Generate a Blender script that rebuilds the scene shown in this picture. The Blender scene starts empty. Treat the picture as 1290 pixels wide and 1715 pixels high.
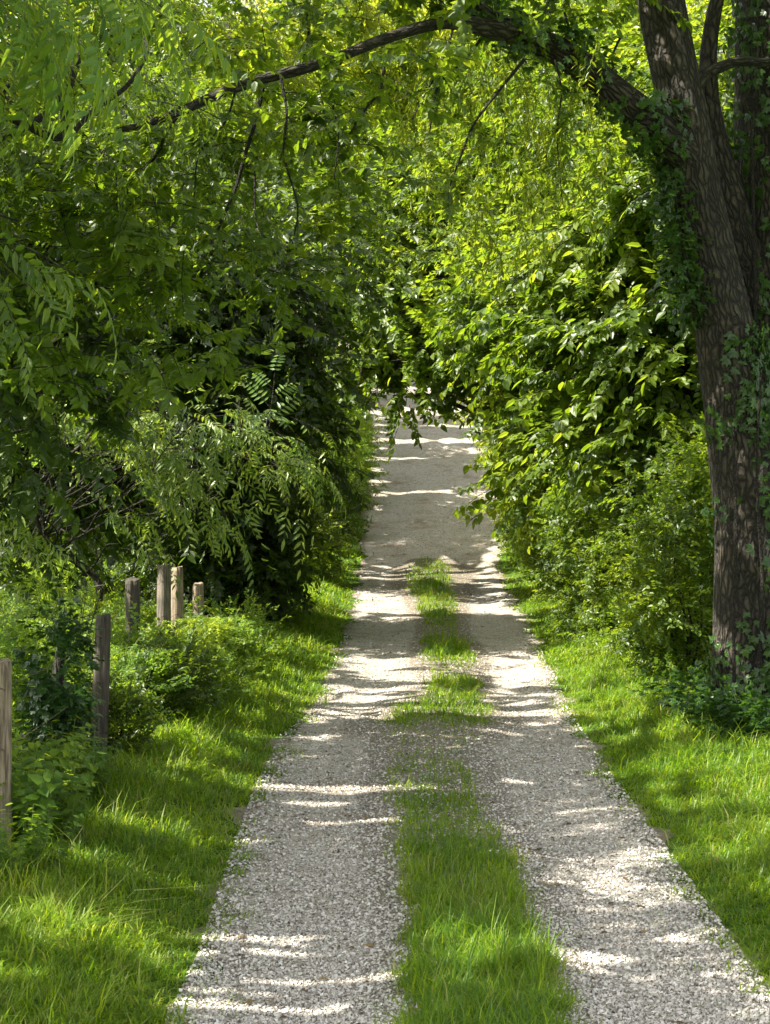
import bpy, math, random
import numpy as np
from mathutils import Vector

# ------------------------------------------------------------------ camera, sky, sun, exposure
scene = bpy.context.scene
C = scene.collection
F = 3000.0            # focal length in photograph pixels (photograph is 1290 wide)
EYE = 2.5             # eye level above the flat part of the lane
HOR = 779.0           # row of the horizon

cam_d = bpy.data.cameras.new('camera')
cam = bpy.data.objects.new('camera', cam_d); C.objects.link(cam)
cam.location = (0, 0, EYE); cam.rotation_euler = (math.radians(90), 0, 0)
cam_d.sensor_fit = 'HORIZONTAL'; cam_d.sensor_width = 36.0
cam_d.lens = 36.0 * F / 1290.0
cam_d.shift_y = (HOR - 857.5) / 1290.0
cam_d.clip_end = 1500
scene.camera = cam

SUN_EL = math.radians(50)
SUN_AZ = math.radians(-108)         # clockwise from +Y: from the left, a little behind the viewer
SUN = np.array([math.sin(SUN_AZ)*math.cos(SUN_EL), math.cos(SUN_AZ)*math.cos(SUN_EL), math.sin(SUN_EL)])
world = bpy.data.worlds.new("World"); scene.world = world; world.use_nodes = True
wn = world.node_tree.nodes; wl = world.node_tree.links
sky = wn.new('ShaderNodeTexSky'); sky.sky_type = 'NISHITA'; sky.sun_disc = False
sky.sun_elevation = SUN_EL; sky.sun_rotation = SUN_AZ; sky.dust_density = 2.0
hs = wn.new('ShaderNodeHueSaturation'); hs.inputs['Saturation'].default_value = .35      # sky made less blue so the shade turns neutral
wl.new(sky.outputs[0], hs.inputs['Color'])
tn = wn.new('ShaderNodeMix'); tn.data_type = 'RGBA'; tn.blend_type = 'MULTIPLY'; tn.inputs[0].default_value = 1; tn.inputs[7].default_value = (1.0, .965, .90, 1)
wl.new(hs.outputs[0], tn.inputs[6]); wl.new(tn.outputs[2], wn['Background'].inputs[0]); wn['Background'].inputs[1].default_value = 0.108
sd = bpy.data.lights.new('sun', 'SUN'); sd.energy = 4.6; sd.angle = math.radians(0.5); sd.color = (1.0, 0.93, 0.80)
so = bpy.data.objects.new('sun', sd); C.objects.link(so)
so.rotation_euler = Vector(SUN).to_track_quat('Z', 'Y').to_euler()
scene.view_settings.view_transform = 'Standard'; scene.view_settings.look = 'None'
scene.view_settings.gamma = 1.0; scene.view_settings.exposure = 1.93
scene.render.engine = 'CYCLES'
scene.cycles.max_bounces = 8; scene.cycles.diffuse_bounces = 4; scene.cycles.transmission_bounces = 4

rng = np.random.default_rng(7)
random.seed(7)

# ------------------------------------------------------------------ pixel to place, ground shape
def P(px, py, d):
    return np.array([(px-645.0)/F*d, d, EYE + (HOR-py)/F*d])

_ky = np.array([-40, -5, 0, 4, 8, 22, 30, 35, 40, 48, 60, 80, 120, 200.])
_kz = np.array([1.3, .95, .85, .4, 0, 0, .1, .39, 1.29, 3.12, 5.28, 8.3, 13, 17.])
_ty = np.linspace(-40, 200, 2401)
_tz = np.convolve(np.pad(np.interp(_ty, _ky, _kz), 12, mode='edge'), np.ones(25)/25, 'valid')
# lane edges: row, distance, left px, right px
_edge = np.array([
 [1715,  8.0, 283,1325],[1600, 9.14,333,1243],[1500,10.4,365,1170],[1390,12.3,402,1090],[1310,14.1,432,1032],
 [1240,16.3,466, 985],[1200,17.8,515, 958],[1140,20.8,548, 932],[1110,22.7,560, 915],[1040,28.0,587, 885],
 [ 960,35.0,603, 838],[ 870,40.0,608, 846],[ 800,44.0,620, 838],[ 740,48.0,627, 820],[ 640,60.0,606, 775]])
_ed = _edge[:,1]; _xl = (_edge[:,2]-645)/F*_ed; _xr = (_edge[:,3]-645)/F*_ed
_ed = np.concatenate([[-30,0],_ed,[90,200]]); _xl = np.concatenate([[-.95,-.95],_xl,[-5,-20]]); _xr = np.concatenate([[1.9,1.85],_xr,[-1.5,-16]])
def XL(y): return np.interp(y, _ed, _xl)
def XR(y): return np.interp(y, _ed, _xr)
def wob(x, y, s=1.0):
    return (np.sin(x*1.7*s+y*.9*s+1.3)+np.sin(x*.8*s-y*2.1*s+4.1)+np.sin(x*3.3*s+y*2.7*s+.4)*.5+np.sin(y*4.1*s-x*1.1*s)*.4)/2.9
def sstep(a, b, t):
    t = np.clip((t-a)/(b-a), 0, 1); return t*t*(3-2*t)
def gz(x, y):
    x = np.asarray(x, float); y = np.asarray(y, float)
    z = np.interp(y, _ty, _tz)
    l = XL(y); r = XR(y)
    out = np.maximum(l-x, x-r)
    z = z + 0.13*sstep(0.0, 0.9, out) + 0.05*wob(x, y, .7)*sstep(0, 1.5, out)
    u = (x-(l+r)/2)/((r-l)/2)
    z = z - 0.035*np.exp(-((np.abs(u)-.58)/.22)**2) * (out < .3)
    return z
def at(px, py):
    """distance of the ground seen at a row near the lane"""
    if py >= 1080: return 7500.0/(py-HOR)
    return float(np.interp(py, [640,740,870,960,1080], [60,48,40,35,24.9]))

# ------------------------------------------------------------------ where sun reaches the ground through openings cut in the crowns
# (row_top, row_bottom, px_left, px_right)
_gap_rows = [(1104,1141,600,720),(1165,1203,505,700),
 (1104,1118,545,715),(1126,1141,560,700),(1152,1160,560,690),(1168,1201,505,700),(1188,1203,700,975),(1122,1140,780,960),(1108,1114,790,900),
 (1160,1192,680,835),(1135,1146,700,820),
 (1316,1330,425,645),(1343,1350,520,640),(1373,1383,480,640),(1388,1396,385,450),(1412,1418,380,470),(1306,1312,800,860),(1355,1359,950,1090),
 (1568,1582,340,650),(1592,1600,300,480),(1640,1650,330,640),(1668,1672,300,660),(1690,1704,320,640),(1584,1642,655,950),(1665,1690,900,1000),
 (1112,1168,255,440),(1130,1215,230,560),(1215,1290,180,400),(1290,1345,250,430),(1545,1650,-60,260),(1460,1490,60,330),(1400,1430,200,380),(1660,1730,-60,140),
 (1105,1128,900,1080),(1150,1200,940,1100),(1296,1335,1090,1300),(1218,1226,1000,1150),(1560,1580,1230,1300),
 (962,974,590,860),(925,985,470,605),(950,1000,835,930),(940,985,665,780),(1010,1018,585,700),
 (735,742,610,830),(828,833,640,760),(650,664,600,800),(690,702,590,800),(700,850,530,628),(835,838,760,850),(770,774,620,700),(716,720,700,800)]
_gaps = []
for (a, b, l, r) in _gap_rows:
    d0, d1 = at(0, b), at(0, a)
    dm = (d0+d1)/2
    _gaps.append((d0, d1, (l-645)/F*dm, (r-645)/F*dm))
_gaps = np.array(_gaps)
def sun_gap(Pt):
    """True for leaf positions that would shade one of the sunny patches below"""
    x, y, z = Pt[:,0], Pt[:,1], Pt[:,2]
    t = (z-0.0)/SUN[2]
    for _ in range(4):
        gx = x-SUN[0]*t; gy = y-SUN[1]*t
        t = (z-gz(gx, gy))/SUN[2]
    gx = x-SUN[0]*t; gy = y-SUN[1]*t
    m = np.zeros(len(x), bool)
    wy = .10*np.sin(gx*2.1+gy*.7)+.05*np.sin(gx*6.3+1+gy*3)+.03*np.sin(gx*15+gy*8)
    wx = .35*np.sin(gy*5.1)+.2*np.sin(gy*13.7+2)
    for i, (y0, y1, x0, x1) in enumerate(_gaps):
        h = (y1-y0)/2; yc = (y0+y1)/2
        hh = h*(.78+.22*np.sin(gx*3.7+i*1.9)+.25*np.sin(gx*9.1+i))
        m |= (np.abs(gy-yc-wy*min(1, h*3)) < hh+.02) & (gx > x0+wx) & (gx < x1+wx)
    near = np.sin(gx*2.9+gy*7.3)+np.sin(gx*1.3-gy*11.1+2)+np.sin(gx*5.3+gy*3.1+1) > 3.3
    m |= near & (gy > 7) & (gy < 50) & (gx < 3) & (gx > -3)
    # openings cut high on the sunny side that let flecks of sun into the inner foliage
    u = y+SUN[1]/SUN[0]*-x; v = z-x*SUN[2]/SUN[0]-1.6*sstep(34, 38, y)
    fl = np.sin(u*4.3+v*1.7)+np.sin(u*2.1-v*5.3+1)+np.sin(u*7.9+v*6.1+2)+.8*np.sin(v*9.7-u*3.3)
    m |= (fl > 1.0-.8*sstep(23, 28, y)) & (x < -2.2-1.2*sstep(24, 20, y)) & (v-gz(x, y) > 2.4)
    m |= (fl > -.1) & (x < -4.1) & (y > 14.5) & (y < 33) & (z > 2.2)
    m |= (fl > .15-1.1*sstep(13, 18, y)) & (x < -2.8) & (y > 5) & (v-gz(x, y) > 2.5)
    m |= (fl > -.4) & (x < -3.3) & (y > 17.5) & (y < 24.5)
    m |= (fl > .25) & (x < .3) & (y > 11) & (y < 30) & (v-gz(x, y) > 2.45)
    m |= (fl > -.3) & (x < -3.1) & (y > 19) & (y < 34)
    m |= (fl > .1) & (z > 6.8) & (x < -3) & (y > 11.5) & (y < 34) & (v > -2)
    return m & (z-gz(x, y) > .7)

# ------------------------------------------------------------------ materials
def new_mat(name):
    m = bpy.data.materials.new(name); m.use_nodes = True
    nt = m.node_tree; bs = nt.nodes['Principled BSDF']
    return m, nt, bs
def N(nt, t, **kw):
    n = nt.nodes.new(t)
    for k, v in kw.items(): setattr(n, k, v)
    return n
def plain(name, col, rough=.7, metal=0):
    m, nt, bs = new_mat(name); bs.inputs['Base Color'].default_value = (*col, 1); bs.inputs['Roughness'].default_value = rough; bs.inputs['Metallic'].default_value = metal
    return m
def ramp(nt, stops, interp='LINEAR'):
    r = nt.nodes.new('ShaderNodeValToRGB'); r.color_ramp.interpolation = interp
    while len(r.color_ramp.elements) < len(stops): r.color_ramp.elements.new(.5)
    for e, (p, c) in zip(r.color_ramp.elements, stops):
        e.position = p; e.color = (c[0], c[1], c[2], 1)
    return r
def leaf_mat(name, cols, trans, tfac=.42, rough=.42, spec=.5):
    m, nt, bs = new_mat(name)
    at_ = N(nt, 'ShaderNodeAttribute', attribute_name='tint')
    r1 = ramp(nt, [(i/(len(cols)-1), c) for i, c in enumerate(cols)])
    nt.links.new(at_.outputs['Fac'], r1.inputs[0])
    no = N(nt, 'ShaderNodeTexNoise'); no.inputs['Scale'].default_value = 40
    tc = N(nt, 'ShaderNodeTexCoord'); nt.links.new(tc.outputs['Object'], no.inputs['Vector'])
    mx = N(nt, 'ShaderNodeMix', data_type='RGBA', blend_type='MULTIPLY'); mx.inputs[0].default_value = .5
    rr = ramp(nt, [(.3, (.6,.6,.6)), (.7, (1.25,1.25,1.2))]); nt.links.new(no.outputs['Fac'], rr.inputs[0])
    nt.links.new(r1.outputs[0], mx.inputs[6]); nt.links.new(rr.outputs[0], mx.inputs[7])
    nt.links.new(mx.outputs[2], bs.inputs['Base Color'])
    bs.inputs['Roughness'].default_value = rough; bs.inputs['Specular IOR Level'].default_value = spec
    tr = N(nt, 'ShaderNodeBsdfTranslucent')
    r2 = ramp(nt, [(i/(len(trans)-1), c) for i, c in enumerate(trans)]); nt.links.new(at_.outputs['Fac'], r2.inputs[0])
    nt.links.new(r2.outputs[0], tr.inputs['Color'])
    ms = N(nt, 'ShaderNodeMixShader'); ms.inputs[0].default_value = tfac
    nt.links.new(bs.outputs[0], ms.inputs[1]); nt.links.new(tr.outputs[0], ms.inputs[2])
    nt.links.new(ms.outputs[0], nt.nodes['Material Output'].inputs['Surface'])
    return m
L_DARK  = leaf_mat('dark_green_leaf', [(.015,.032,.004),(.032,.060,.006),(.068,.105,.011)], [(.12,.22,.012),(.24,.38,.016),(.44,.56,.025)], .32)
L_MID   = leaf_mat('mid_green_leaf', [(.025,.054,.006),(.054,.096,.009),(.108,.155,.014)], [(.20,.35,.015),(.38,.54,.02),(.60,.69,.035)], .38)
L_LIME  = leaf_mat('lime_green_leaf', [(.052,.098,.008),(.095,.145,.010),(.155,.195,.016)], [(.34,.48,.015),(.54,.64,.02),(.74,.73,.04)], .46)
L_GREY  = leaf_mat('sage_green_leaf', [(.034,.080,.014),(.070,.135,.024),(.15,.21,.04)], [(.16,.32,.03),(.28,.46,.04),(.50,.62,.05)], .30, .38, .6)
L_IVY   = leaf_mat('creeper_leaf', [(.018,.050,.010),(.032,.080,.014),(.06,.125,.02)], [(.10,.24,.02),(.18,.36,.03),(.32,.50,.04)], .26, .35, .55)
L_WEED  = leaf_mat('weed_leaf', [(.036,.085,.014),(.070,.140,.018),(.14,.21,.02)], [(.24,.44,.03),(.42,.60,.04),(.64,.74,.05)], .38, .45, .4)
G_BLADE = leaf_mat('grass_blade', [(.038,.088,.008),(.070,.142,.010),(.135,.22,.014),(.26,.25,.09)], [(.22,.44,.015),(.42,.64,.02),(.66,.80,.03),(.60,.58,.2)], .42, .45, .35)

def bark_mat(name, c0, c1, c2, scale=1.0):
    m, nt, bs = new_mat(name)
    tc = N(nt, 'ShaderNodeTexCoord'); mp = N(nt, 'ShaderNodeMapping'); mp.inputs['Scale'].default_value = (14*scale, 14*scale, 3.4*scale)
    at_ = N(nt, 'ShaderNodeAttribute', attribute_name='skin')
    nz = N(nt, 'ShaderNodeTexNoise'); nz.inputs['Scale'].default_value = 5; nz.inputs['Detail'].default_value = 3
    nt.links.new(tc.outputs['Object'], nz.inputs['Vector'])
    va = N(nt, 'ShaderNodeVectorMath', operation='SCALE'); va.inputs['Scale'].default_value = .10
    nt.links.new(nz.outputs['Color'], va.inputs[0])
    ad = N(nt, 'ShaderNodeVectorMath', operation='ADD')
    nt.links.new(at_.outputs['Vector'], ad.inputs[0]); nt.links.new(va.outputs[0], ad.inputs[1])
    nt.links.new(ad.outputs[0], mp.inputs['Vector'])
    vo = N(nt, 'ShaderNodeTexVoronoi', feature='DISTANCE_TO_EDGE'); nt.links.new(mp.outputs[0], vo.inputs['Vector']); vo.inputs['Scale'].default_value = 1.6
    vc = N(nt, 'ShaderNodeTexVoronoi', feature='F1'); nt.links.new(mp.outputs[0], vc.inputs['Vector']); vc.inputs['Scale'].default_value = 1.6
    n2 = N(nt, 'ShaderNodeTexNoise'); n2.inputs['Scale'].default_value = 6; n2.inputs['Detail'].default_value = 8; n2.inputs['Roughness'].default_value = .7
    nt.links.new(mp.outputs[0], n2.inputs['Vector'])
    edge = ramp(nt, [(0.0, (0,0,0)), (.08, (.25,.25,.25)), (.28, (1,1,1))]); nt.links.new(vo.outputs['Distance'], edge.inputs[0])
    cr = ramp(nt, [(.25, c0), (.5, c1), (.8, c2)]); nt.links.new(n2.outputs['Fac'], cr.inputs[0])
    hs = N(nt, 'ShaderNodeMix', data_type='RGBA', blend_type='MULTIPLY'); hs.inputs[0].default_value = .35
    nt.links.new(cr.outputs[0], hs.inputs[6])
    sp = ramp(nt, [(0, (.75,.75,.75)), (1, (1.15,1.12,1.1))]); nt.links.new(vc.outputs['Color'], sp.inputs[0]); nt.links.new(sp.outputs[0], hs.inputs[7])
    fi = N(nt, 'ShaderNodeMix', data_type='RGBA', blend_type='MIX'); fi.inputs[6].default_value = (c0[0]*.22, c0[1]*.22, c0[2]*.22, 1)
    nt.links.new(edge.outputs[0], fi.inputs[0]); nt.links.new(hs.outputs[2], fi.inputs[7])
    # uneven weathering: dark stains and faint green algae in broad patches
    n5 = N(nt, 'ShaderNodeTexNoise'); n5.inputs['Scale'].default_value = 2.2; n5.inputs['Detail'].default_value = 6; n5.inputs['Roughness'].default_value = .7
    nt.links.new(tc.outputs['Object'], n5.inputs['Vector'])
    r5 = ramp(nt, [(.36, (.45,.50,.38)), (.52, (.95,.95,.9)), (.7, (1.35,1.3,1.25))]); nt.links.new(n5.outputs['Fac'], r5.inputs[0])
    m5 = N(nt, 'ShaderNodeMix', data_type='RGBA', blend_type='MULTIPLY'); m5.inputs[0].default_value = .9
    nt.links.new(fi.outputs[2], m5.inputs[6]); nt.links.new(r5.outputs[0], m5.inputs[7])
    nt.links.new(m5.outputs[2], bs.inputs['Base Color']); bs.inputs['Roughness'].default_value = .9
    ma = N(nt, 'ShaderNodeMath', operation='MULTIPLY_ADD'); nt.links.new(n2.outputs['Fac'], ma.inputs[0]); ma.inputs[1].default_value = .5
    nt.links.new(edge.outputs[0], ma.inputs[2])
    bu = N(nt, 'ShaderNodeBump'); bu.inputs['Strength'].default_value = 1; bu.inputs['Distance'].default_value = .045
    nt.links.new(ma.outputs[0], bu.inputs['Height']); nt.links.new(bu.outputs[0], bs.inputs['Normal'])
    return m
BARK = bark_mat('furrowed_bark', (.04,.033,.024), (.08,.066,.048), (.145,.122,.092))
STALK = plain('green_stalk', (.09,.14,.03), .6)
TWIG = bark_mat('twig_bark', (.03,.022,.015), (.055,.042,.028), (.085,.065,.045), 3)

def wood_mat(name, c0, c1, c2):
    m, nt, bs = new_mat(name)
    tc = N(nt, 'ShaderNodeTexCoord'); mp = N(nt, 'ShaderNodeMapping'); mp.inputs['Scale'].default_value = (34, 34, 2.5)
    nt.links.new(tc.outputs['Object'], mp.inputs['Vector'])
    n = N(nt, 'ShaderNodeTexNoise'); n.inputs['Scale'].default_value = 1.3; n.inputs['Detail'].default_value = 8; n.inputs['Roughness'].default_value = .65
    nt.links.new(mp.outputs[0], n.inputs['Vector'])
    n3 = N(nt, 'ShaderNodeTexNoise'); n3.inputs['Scale'].default_value = 5; nt.links.new(tc.outputs['Object'], n3.inputs['Vector'])
    cr = ramp(nt, [(.32, (c0[0]*.3,c0[1]*.3,c0[2]*.3)), (.42, c0), (.55, c1), (.75, c2)]); nt.links.new(n.outputs['Fac'], cr.inputs[0])
    mx = N(nt, 'ShaderNodeMix', data_type='RGBA', blend_type='MULTIPLY'); mx.inputs[0].default_value = .8
    r2 = ramp(nt, [(.35, (.55,.55,.5)), (.6, (1.1,1.05,1))]); nt.links.new(n3.outputs['Fac'], r2.inputs[0])
    nt.links.new(cr.outputs[0], mx.inputs[6]); nt.links.new(r2.outputs[0], mx.inputs[7])
    nt.links.new(mx.outputs[2], bs.inputs['Base Color']); bs.inputs['Roughness'].default_value = .85
    bu = N(nt, 'ShaderNodeBump'); bu.inputs['Strength'].default_value = .8; bu.inputs['Distance'].default_value = .01
    nt.links.new(n.outputs['Fac'], bu.inputs['Height']); nt.links.new(bu.outputs[0], bs.inputs['Normal'])
    return m
WOOD_DARK = wood_mat('dark_weathered_wood', (.035,.03,.024), (.07,.06,.048), (.13,.115,.095))
WOOD_GREY = wood_mat('grey_weathered_wood', (.08,.07,.058), (.16,.14,.115), (.27,.24,.20))
WOOD_PALE = wood_mat('pale_weathered_wood', (.15,.12,.085), (.29,.24,.175), (.42,.36,.275))

def gravel_mat():
    m, nt, bs = new_mat('pale_gravel')
    tc = N(nt, 'ShaderNodeTexCoord')
    v = N(nt, 'ShaderNodeTexVoronoi'); v.inputs['Scale'].default_value = 62; nt.links.new(tc.outputs['Object'], v.inputs['Vector'])
    v2 = N(nt, 'ShaderNodeTexVoronoi'); v2.inputs['Scale'].default_value = 130; nt.links.new(tc.outputs['Object'], v2.inputs['Vector'])
    n = N(nt, 'ShaderNodeTexNoise'); n.inputs['Scale'].default_value = 1.4; n.inputs['Detail'].default_value = 6; n.inputs['Roughness'].default_value = .65
    nt.links.new(tc.outputs['Object'], n.inputs['Vector'])
    n4 = N(nt, 'ShaderNodeTexNoise'); n4.inputs['Scale'].default_value = 14; n4.inputs['Detail'].default_value = 5; nt.links.new(tc.outputs['Object'], n4.inputs['Vector'])
    c1 = ramp(nt, [(0, (.36,.33,.29)), (.4, (.45,.42,.38)), (.75, (.52,.49,.45)), (1, (.58,.55,.51))]); nt.links.new(v.outputs['Color'], c1.inputs[0])
    c2 = ramp(nt, [(.32, (.62,.52,.40)), (.48, (1,.97,.92)), (.75, (1.12,1.12,1.12))]); nt.links.new(n.outputs['Fac'], c2.inputs[0])
    mx = N(nt, 'ShaderNodeMix', data_type='RGBA', blend_type='MULTIPLY'); mx.inputs[0].default_value = .9
    nt.links.new(c1.outputs[0], mx.inputs[6]); nt.links.new(c2.outputs[0], mx.inputs[7])
    c3 = ramp(nt, [(.35, (.6,.58,.54)), (.6, (1.05,1.05,1.05))]); nt.links.new(n4.outputs['Fac'], c3.inputs[0])
    mx3 = N(nt, 'ShaderNodeMix', data_type='RGBA', blend_type='MULTIPLY'); mx3.inputs[0].default_value = .6
    nt.links.new(mx.outputs[2], mx3.inputs[6]); nt.links.new(c3.outputs[0], mx3.inputs[7])
    # brown soil along the middle where the grass grows and along the edges
    a = N(nt, 'ShaderNodeAttribute', attribute_name='soil')
    ad = N(nt, 'ShaderNodeMath', operation='MULTIPLY_ADD'); nt.links.new(n4.outputs['Fac'], ad.inputs[0]); ad.inputs[1].default_value = 1.2
    nt.links.new(a.outputs['Fac'], ad.inputs[2])
    rs = ramp(nt, [(.75, (0,0,0)), (1.0, (1,1,1))]); nt.links.new(ad.outputs[0], rs.inputs[0])
    mf = N(nt, 'ShaderNodeMath', operation='MULTIPLY'); nt.links.new(rs.outputs[0], mf.inputs[0]); mf.inputs[1].default_value = .75
    mx2 = N(nt, 'ShaderNodeMix', data_type='RGBA', blend_type='MIX'); nt.links.new(mf.outputs[0], mx2.inputs[0])
    nt.links.new(mx3.outputs[2], mx2.inputs[6]); mx2.inputs[7].default_value = (.15,.12,.075,1)
    nt.links.new(mx2.outputs[2], bs.inputs['Base Color']); bs.inputs['Roughness'].default_value = .95
    s = N(nt, 'ShaderNodeMath', operation='MULTIPLY_ADD'); nt.links.new(v2.outputs['Distance'], s.inputs[0]); s.inputs[1].default_value = .4; nt.links.new(v.outputs['Distance'], s.inputs[2])
    bu = N(nt, 'ShaderNodeBump'); bu.inputs['Strength'].default_value = 1; bu.inputs['Distance'].default_value = .017; bu.invert = True
    nt.links.new(s.outputs[0], bu.inputs['Height']); nt.links.new(bu.outputs[0], bs.inputs['Normal'])
    return m
GRAVEL = gravel_mat()
def stone_mat():
    m, nt, bs = new_mat('crushed_stone')
    a = N(nt, 'ShaderNodeAttribute', attribute_name='tint')
    r = ramp(nt, [(0, (.12,.10,.085)), (.14, (.32,.295,.26)), (.5, (.47,.445,.41)), (.85, (.56,.535,.50)), (1, (.66,.64,.60))]); nt.links.new(a.outputs['Fac'], r.inputs[0])
    nt.links.new(r.outputs[0], bs.inputs['Base Color']); bs.inputs['Roughness'].default_value = .9
    return m
STONE = stone_mat()
LITTER = leaf_mat('dry_leaf', [(.05,.035,.02),(.14,.09,.04),(.25,.18,.08)], [(.2,.12,.04),(.3,.2,.06)], .15, .8, .2)
def soil_mat():
    m, nt, bs = new_mat('grassy_soil')
    tc = N(nt, 'ShaderNodeTexCoord')
    n = N(nt, 'ShaderNodeTexNoise'); n.inputs['Scale'].default_value = 9; n.inputs['Detail'].default_value = 8; nt.links.new(tc.outputs['Object'], n.inputs['Vector'])
    n2 = N(nt, 'ShaderNodeTexNoise'); n2.inputs['Scale'].default_value = .5; n2.inputs['Detail'].default_value = 4; nt.links.new(tc.outputs['Object'], n2.inputs['Vector'])
    r = ramp(nt, [(.3, (.035,.05,.012)), (.5, (.06,.11,.015)), (.7, (.10,.17,.02))]); nt.links.new(n.outputs['Fac'], r.inputs[0])
    nt.links.new(r.outputs[0], bs.inputs['Base Color']); bs.inputs['Roughness'].default_value = 1
    bs.inputs['Specular IOR Level'].default_value = .1
    bu = N(nt, 'ShaderNodeBump'); bu.inputs['Distance'].default_value = .05; nt.links.new(n.outputs['Fac'], bu.inputs['Height']); nt.links.new(bu.outputs[0], bs.inputs['Normal'])
    return m
SOIL = soil_mat()
WIRE = plain('rusty_wire', (.16,.12,.09), .6, .6)

# ------------------------------------------------------------------ mesh building
def mesh_obj(name, V, Q, mats, parent=None, midx=None, tint=None, extra=None, smooth=False, origin=None):
    """V (n,3) world positions, Q (m,4) quads"""
    V = np.asarray(V, np.float32); Q = np.asarray(Q, np.int32)
    base = np.zeros(3)
    if parent is not None: base = np.array(parent['_base'])
    elif origin is not None: base = np.array(origin, float)
    used = np.zeros(len(V), bool); used[Q.ravel()] = True
    if not used.all():
        remap = np.cumsum(used)-1
        V = V[used]; Q = remap[Q].astype(np.int32)
        if tint is not None: tint = np.asarray(tint)[used]
        if extra is not None: extra = {k: np.asarray(v)[used] for k, v in extra.items()}
    me = bpy.data.meshes.new(name)
    me.vertices.add(len(V)); me.vertices.foreach_set('co', (V-base.astype(np.float32)).ravel())
    me.loops.add(Q.size); me.loops.foreach_set('vertex_index', Q.ravel())
    me.polygons.add(len(Q)); me.polygons.foreach_set('loop_start', np.arange(0, Q.size, 4, dtype=np.int32))
    try: me.polygons.foreach_set('loop_total', np.full(len(Q), 4, np.int32))
    except Exception: pass
    for m in (mats if isinstance(mats, (list, tuple)) else [mats]): me.materials.append(m)
    if midx is not None: me.polygons.foreach_set('material_index', np.asarray(midx, np.int32))
    me.polygons.foreach_set('use_smooth', np.full(len(Q), smooth))
    if tint is not None:
        a = me.attributes.new('tint', 'FLOAT', 'POINT'); a.data.foreach_set('value', np.asarray(tint, np.float32))
    if extra:
        for k, v in extra.items():
            v = np.asarray(v, np.float32)
            if v.ndim == 2:
                a = me.attributes.new(k, 'FLOAT_VECTOR', 'POINT'); a.data.foreach_set('vector', v.ravel())
            else:
                a = me.attributes.new(k, 'FLOAT', 'POINT'); a.data.foreach_set('value', v)
    me.update(calc_edges=True)
    o = bpy.data.objects.new(name, me); C.objects.link(o)
    if parent is not None: o.parent = parent
    else: o.location = base
    return o
def thing(name, label, cat, base, group=None):
    o = bpy.data.objects.new(name, None); C.objects.link(o)
    o.location = tuple(float(v) for v in base); o.empty_display_size = .2
    o['label'] = label; o['category'] = cat; o['_base'] = [float(v) for v in base]
    if group: o['group'] = group
    return o

def catmull(pts, n):
    pts = np.asarray(pts, float)
    k = len(pts)
    if k == 2:
        t = np.linspace(0, 1, n)[:,None]; return pts[0]*(1-t)+pts[1]*t
    p = np.vstack([2*pts[0]-pts[1], pts, 2*pts[-1]-pts[-2]])
    s = np.linspace(0, k-1, n); i = np.minimum(s.astype(int), k-2); u = (s-i)[:,None]
    a, b, c, d = p[i], p[i+1], p[i+2], p[i+3]
    return .5*((2*b)+(-a+c)*u+(2*a-5*b+4*c-d)*u*u+(-a+3*b-3*c+d)*u**3)
def tube(pts, rad, sides=10, n=None, rough=0.0, seed=0, lump=0.0):
    """smooth tapering tube; returns V, Q, skin coordinates (girth x, girth y, length)"""
    pr = np.hstack([np.asarray(pts, float), np.asarray(rad, float)[:,None]])
    if n is None: n = max(6, len(pts)*4)
    pr = catmull(pr, n); c = pr[:,:3]; r = np.maximum(pr[:,3], .001)
    t = np.gradient(c, axis=0); t /= np.linalg.norm(t, axis=1)[:,None]+1e-9
    up = np.array([.13, -1, .07]) if abs(t[:,1]).mean() < .8 else np.array([1., 0, .1])
    x = np.cross(t, up); x /= np.linalg.norm(x, axis=1)[:,None]+1e-9
    y = np.cross(t, x)
    a = np.linspace(0, 2*math.pi, sides, endpoint=False)
    ln = np.concatenate([[0], np.cumsum(np.linalg.norm(np.diff(c, axis=0), axis=1))])
    rr = r[:,None]*np.ones((1, sides))
    if lump:
        A, Ln = np.meshgrid(a, ln)
        rr = rr*(1+lump*(np.sin(2*A+Ln*1.1+seed)+.6*np.sin(3*A-Ln*1.9+seed*2)+.5*np.sin(5*A+Ln*3.1+seed)+.35*np.sin(9*A+2*np.sin(Ln*4)+seed)))
    V = c[:,None,:]+rr[:,:,None]*(np.cos(a)[None,:,None]*x[:,None,:]+np.sin(a)[None,:,None]*y[:,None,:])
    if rough:
        g = np.random.default_rng(seed+5); V += g.normal(0, 1, V.shape)*rough*r[:,None,None]
    S = np.zeros_like(V); S[:,:,0] = np.cos(a)[None,:]*r[:,None]; S[:,:,1] = np.sin(a)[None,:]*r[:,None]; S[:,:,2] = ln[:,None]
    idx = np.arange(n*sides).reshape(n, sides)
    q = np.stack([idx[:-1], np.roll(idx, -1, 1)[:-1], np.roll(idx, -1, 1)[1:], idx[1:]], -1).reshape(-1, 4)
    V = V.reshape(-1, 3); S = S.reshape(-1, 3)
    V = np.vstack([V, c[-1:]+t[-1:]*r[-1]*.5, c[:1]]); S = np.vstack([S, [[0, 0, ln[-1]]], [[0, 0, 0]]])
    e = len(V)-2; top = idx[-1]
    q = np.vstack([q, [[top[i], top[(i+1) % sides], top[(i+2) % sides], e] for i in range(0, sides-1, 2)]])
    return V, q, S
def join(parts):
    Vs, Qs, Ss = [], [], []; o = 0
    for v, q, s in parts:
        Vs.append(v); Qs.append(q+o); Ss.append(s); o += len(v)
    return np.vstack(Vs), np.vstack(Qs), np.vstack(Ss)
def wood_part(name, parts, mat, parent, smooth=True):
    V, Q, S = join(parts)
    return mesh_obj(name, V, Q, mat, parent, extra={'skin': S}, smooth=smooth)

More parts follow.
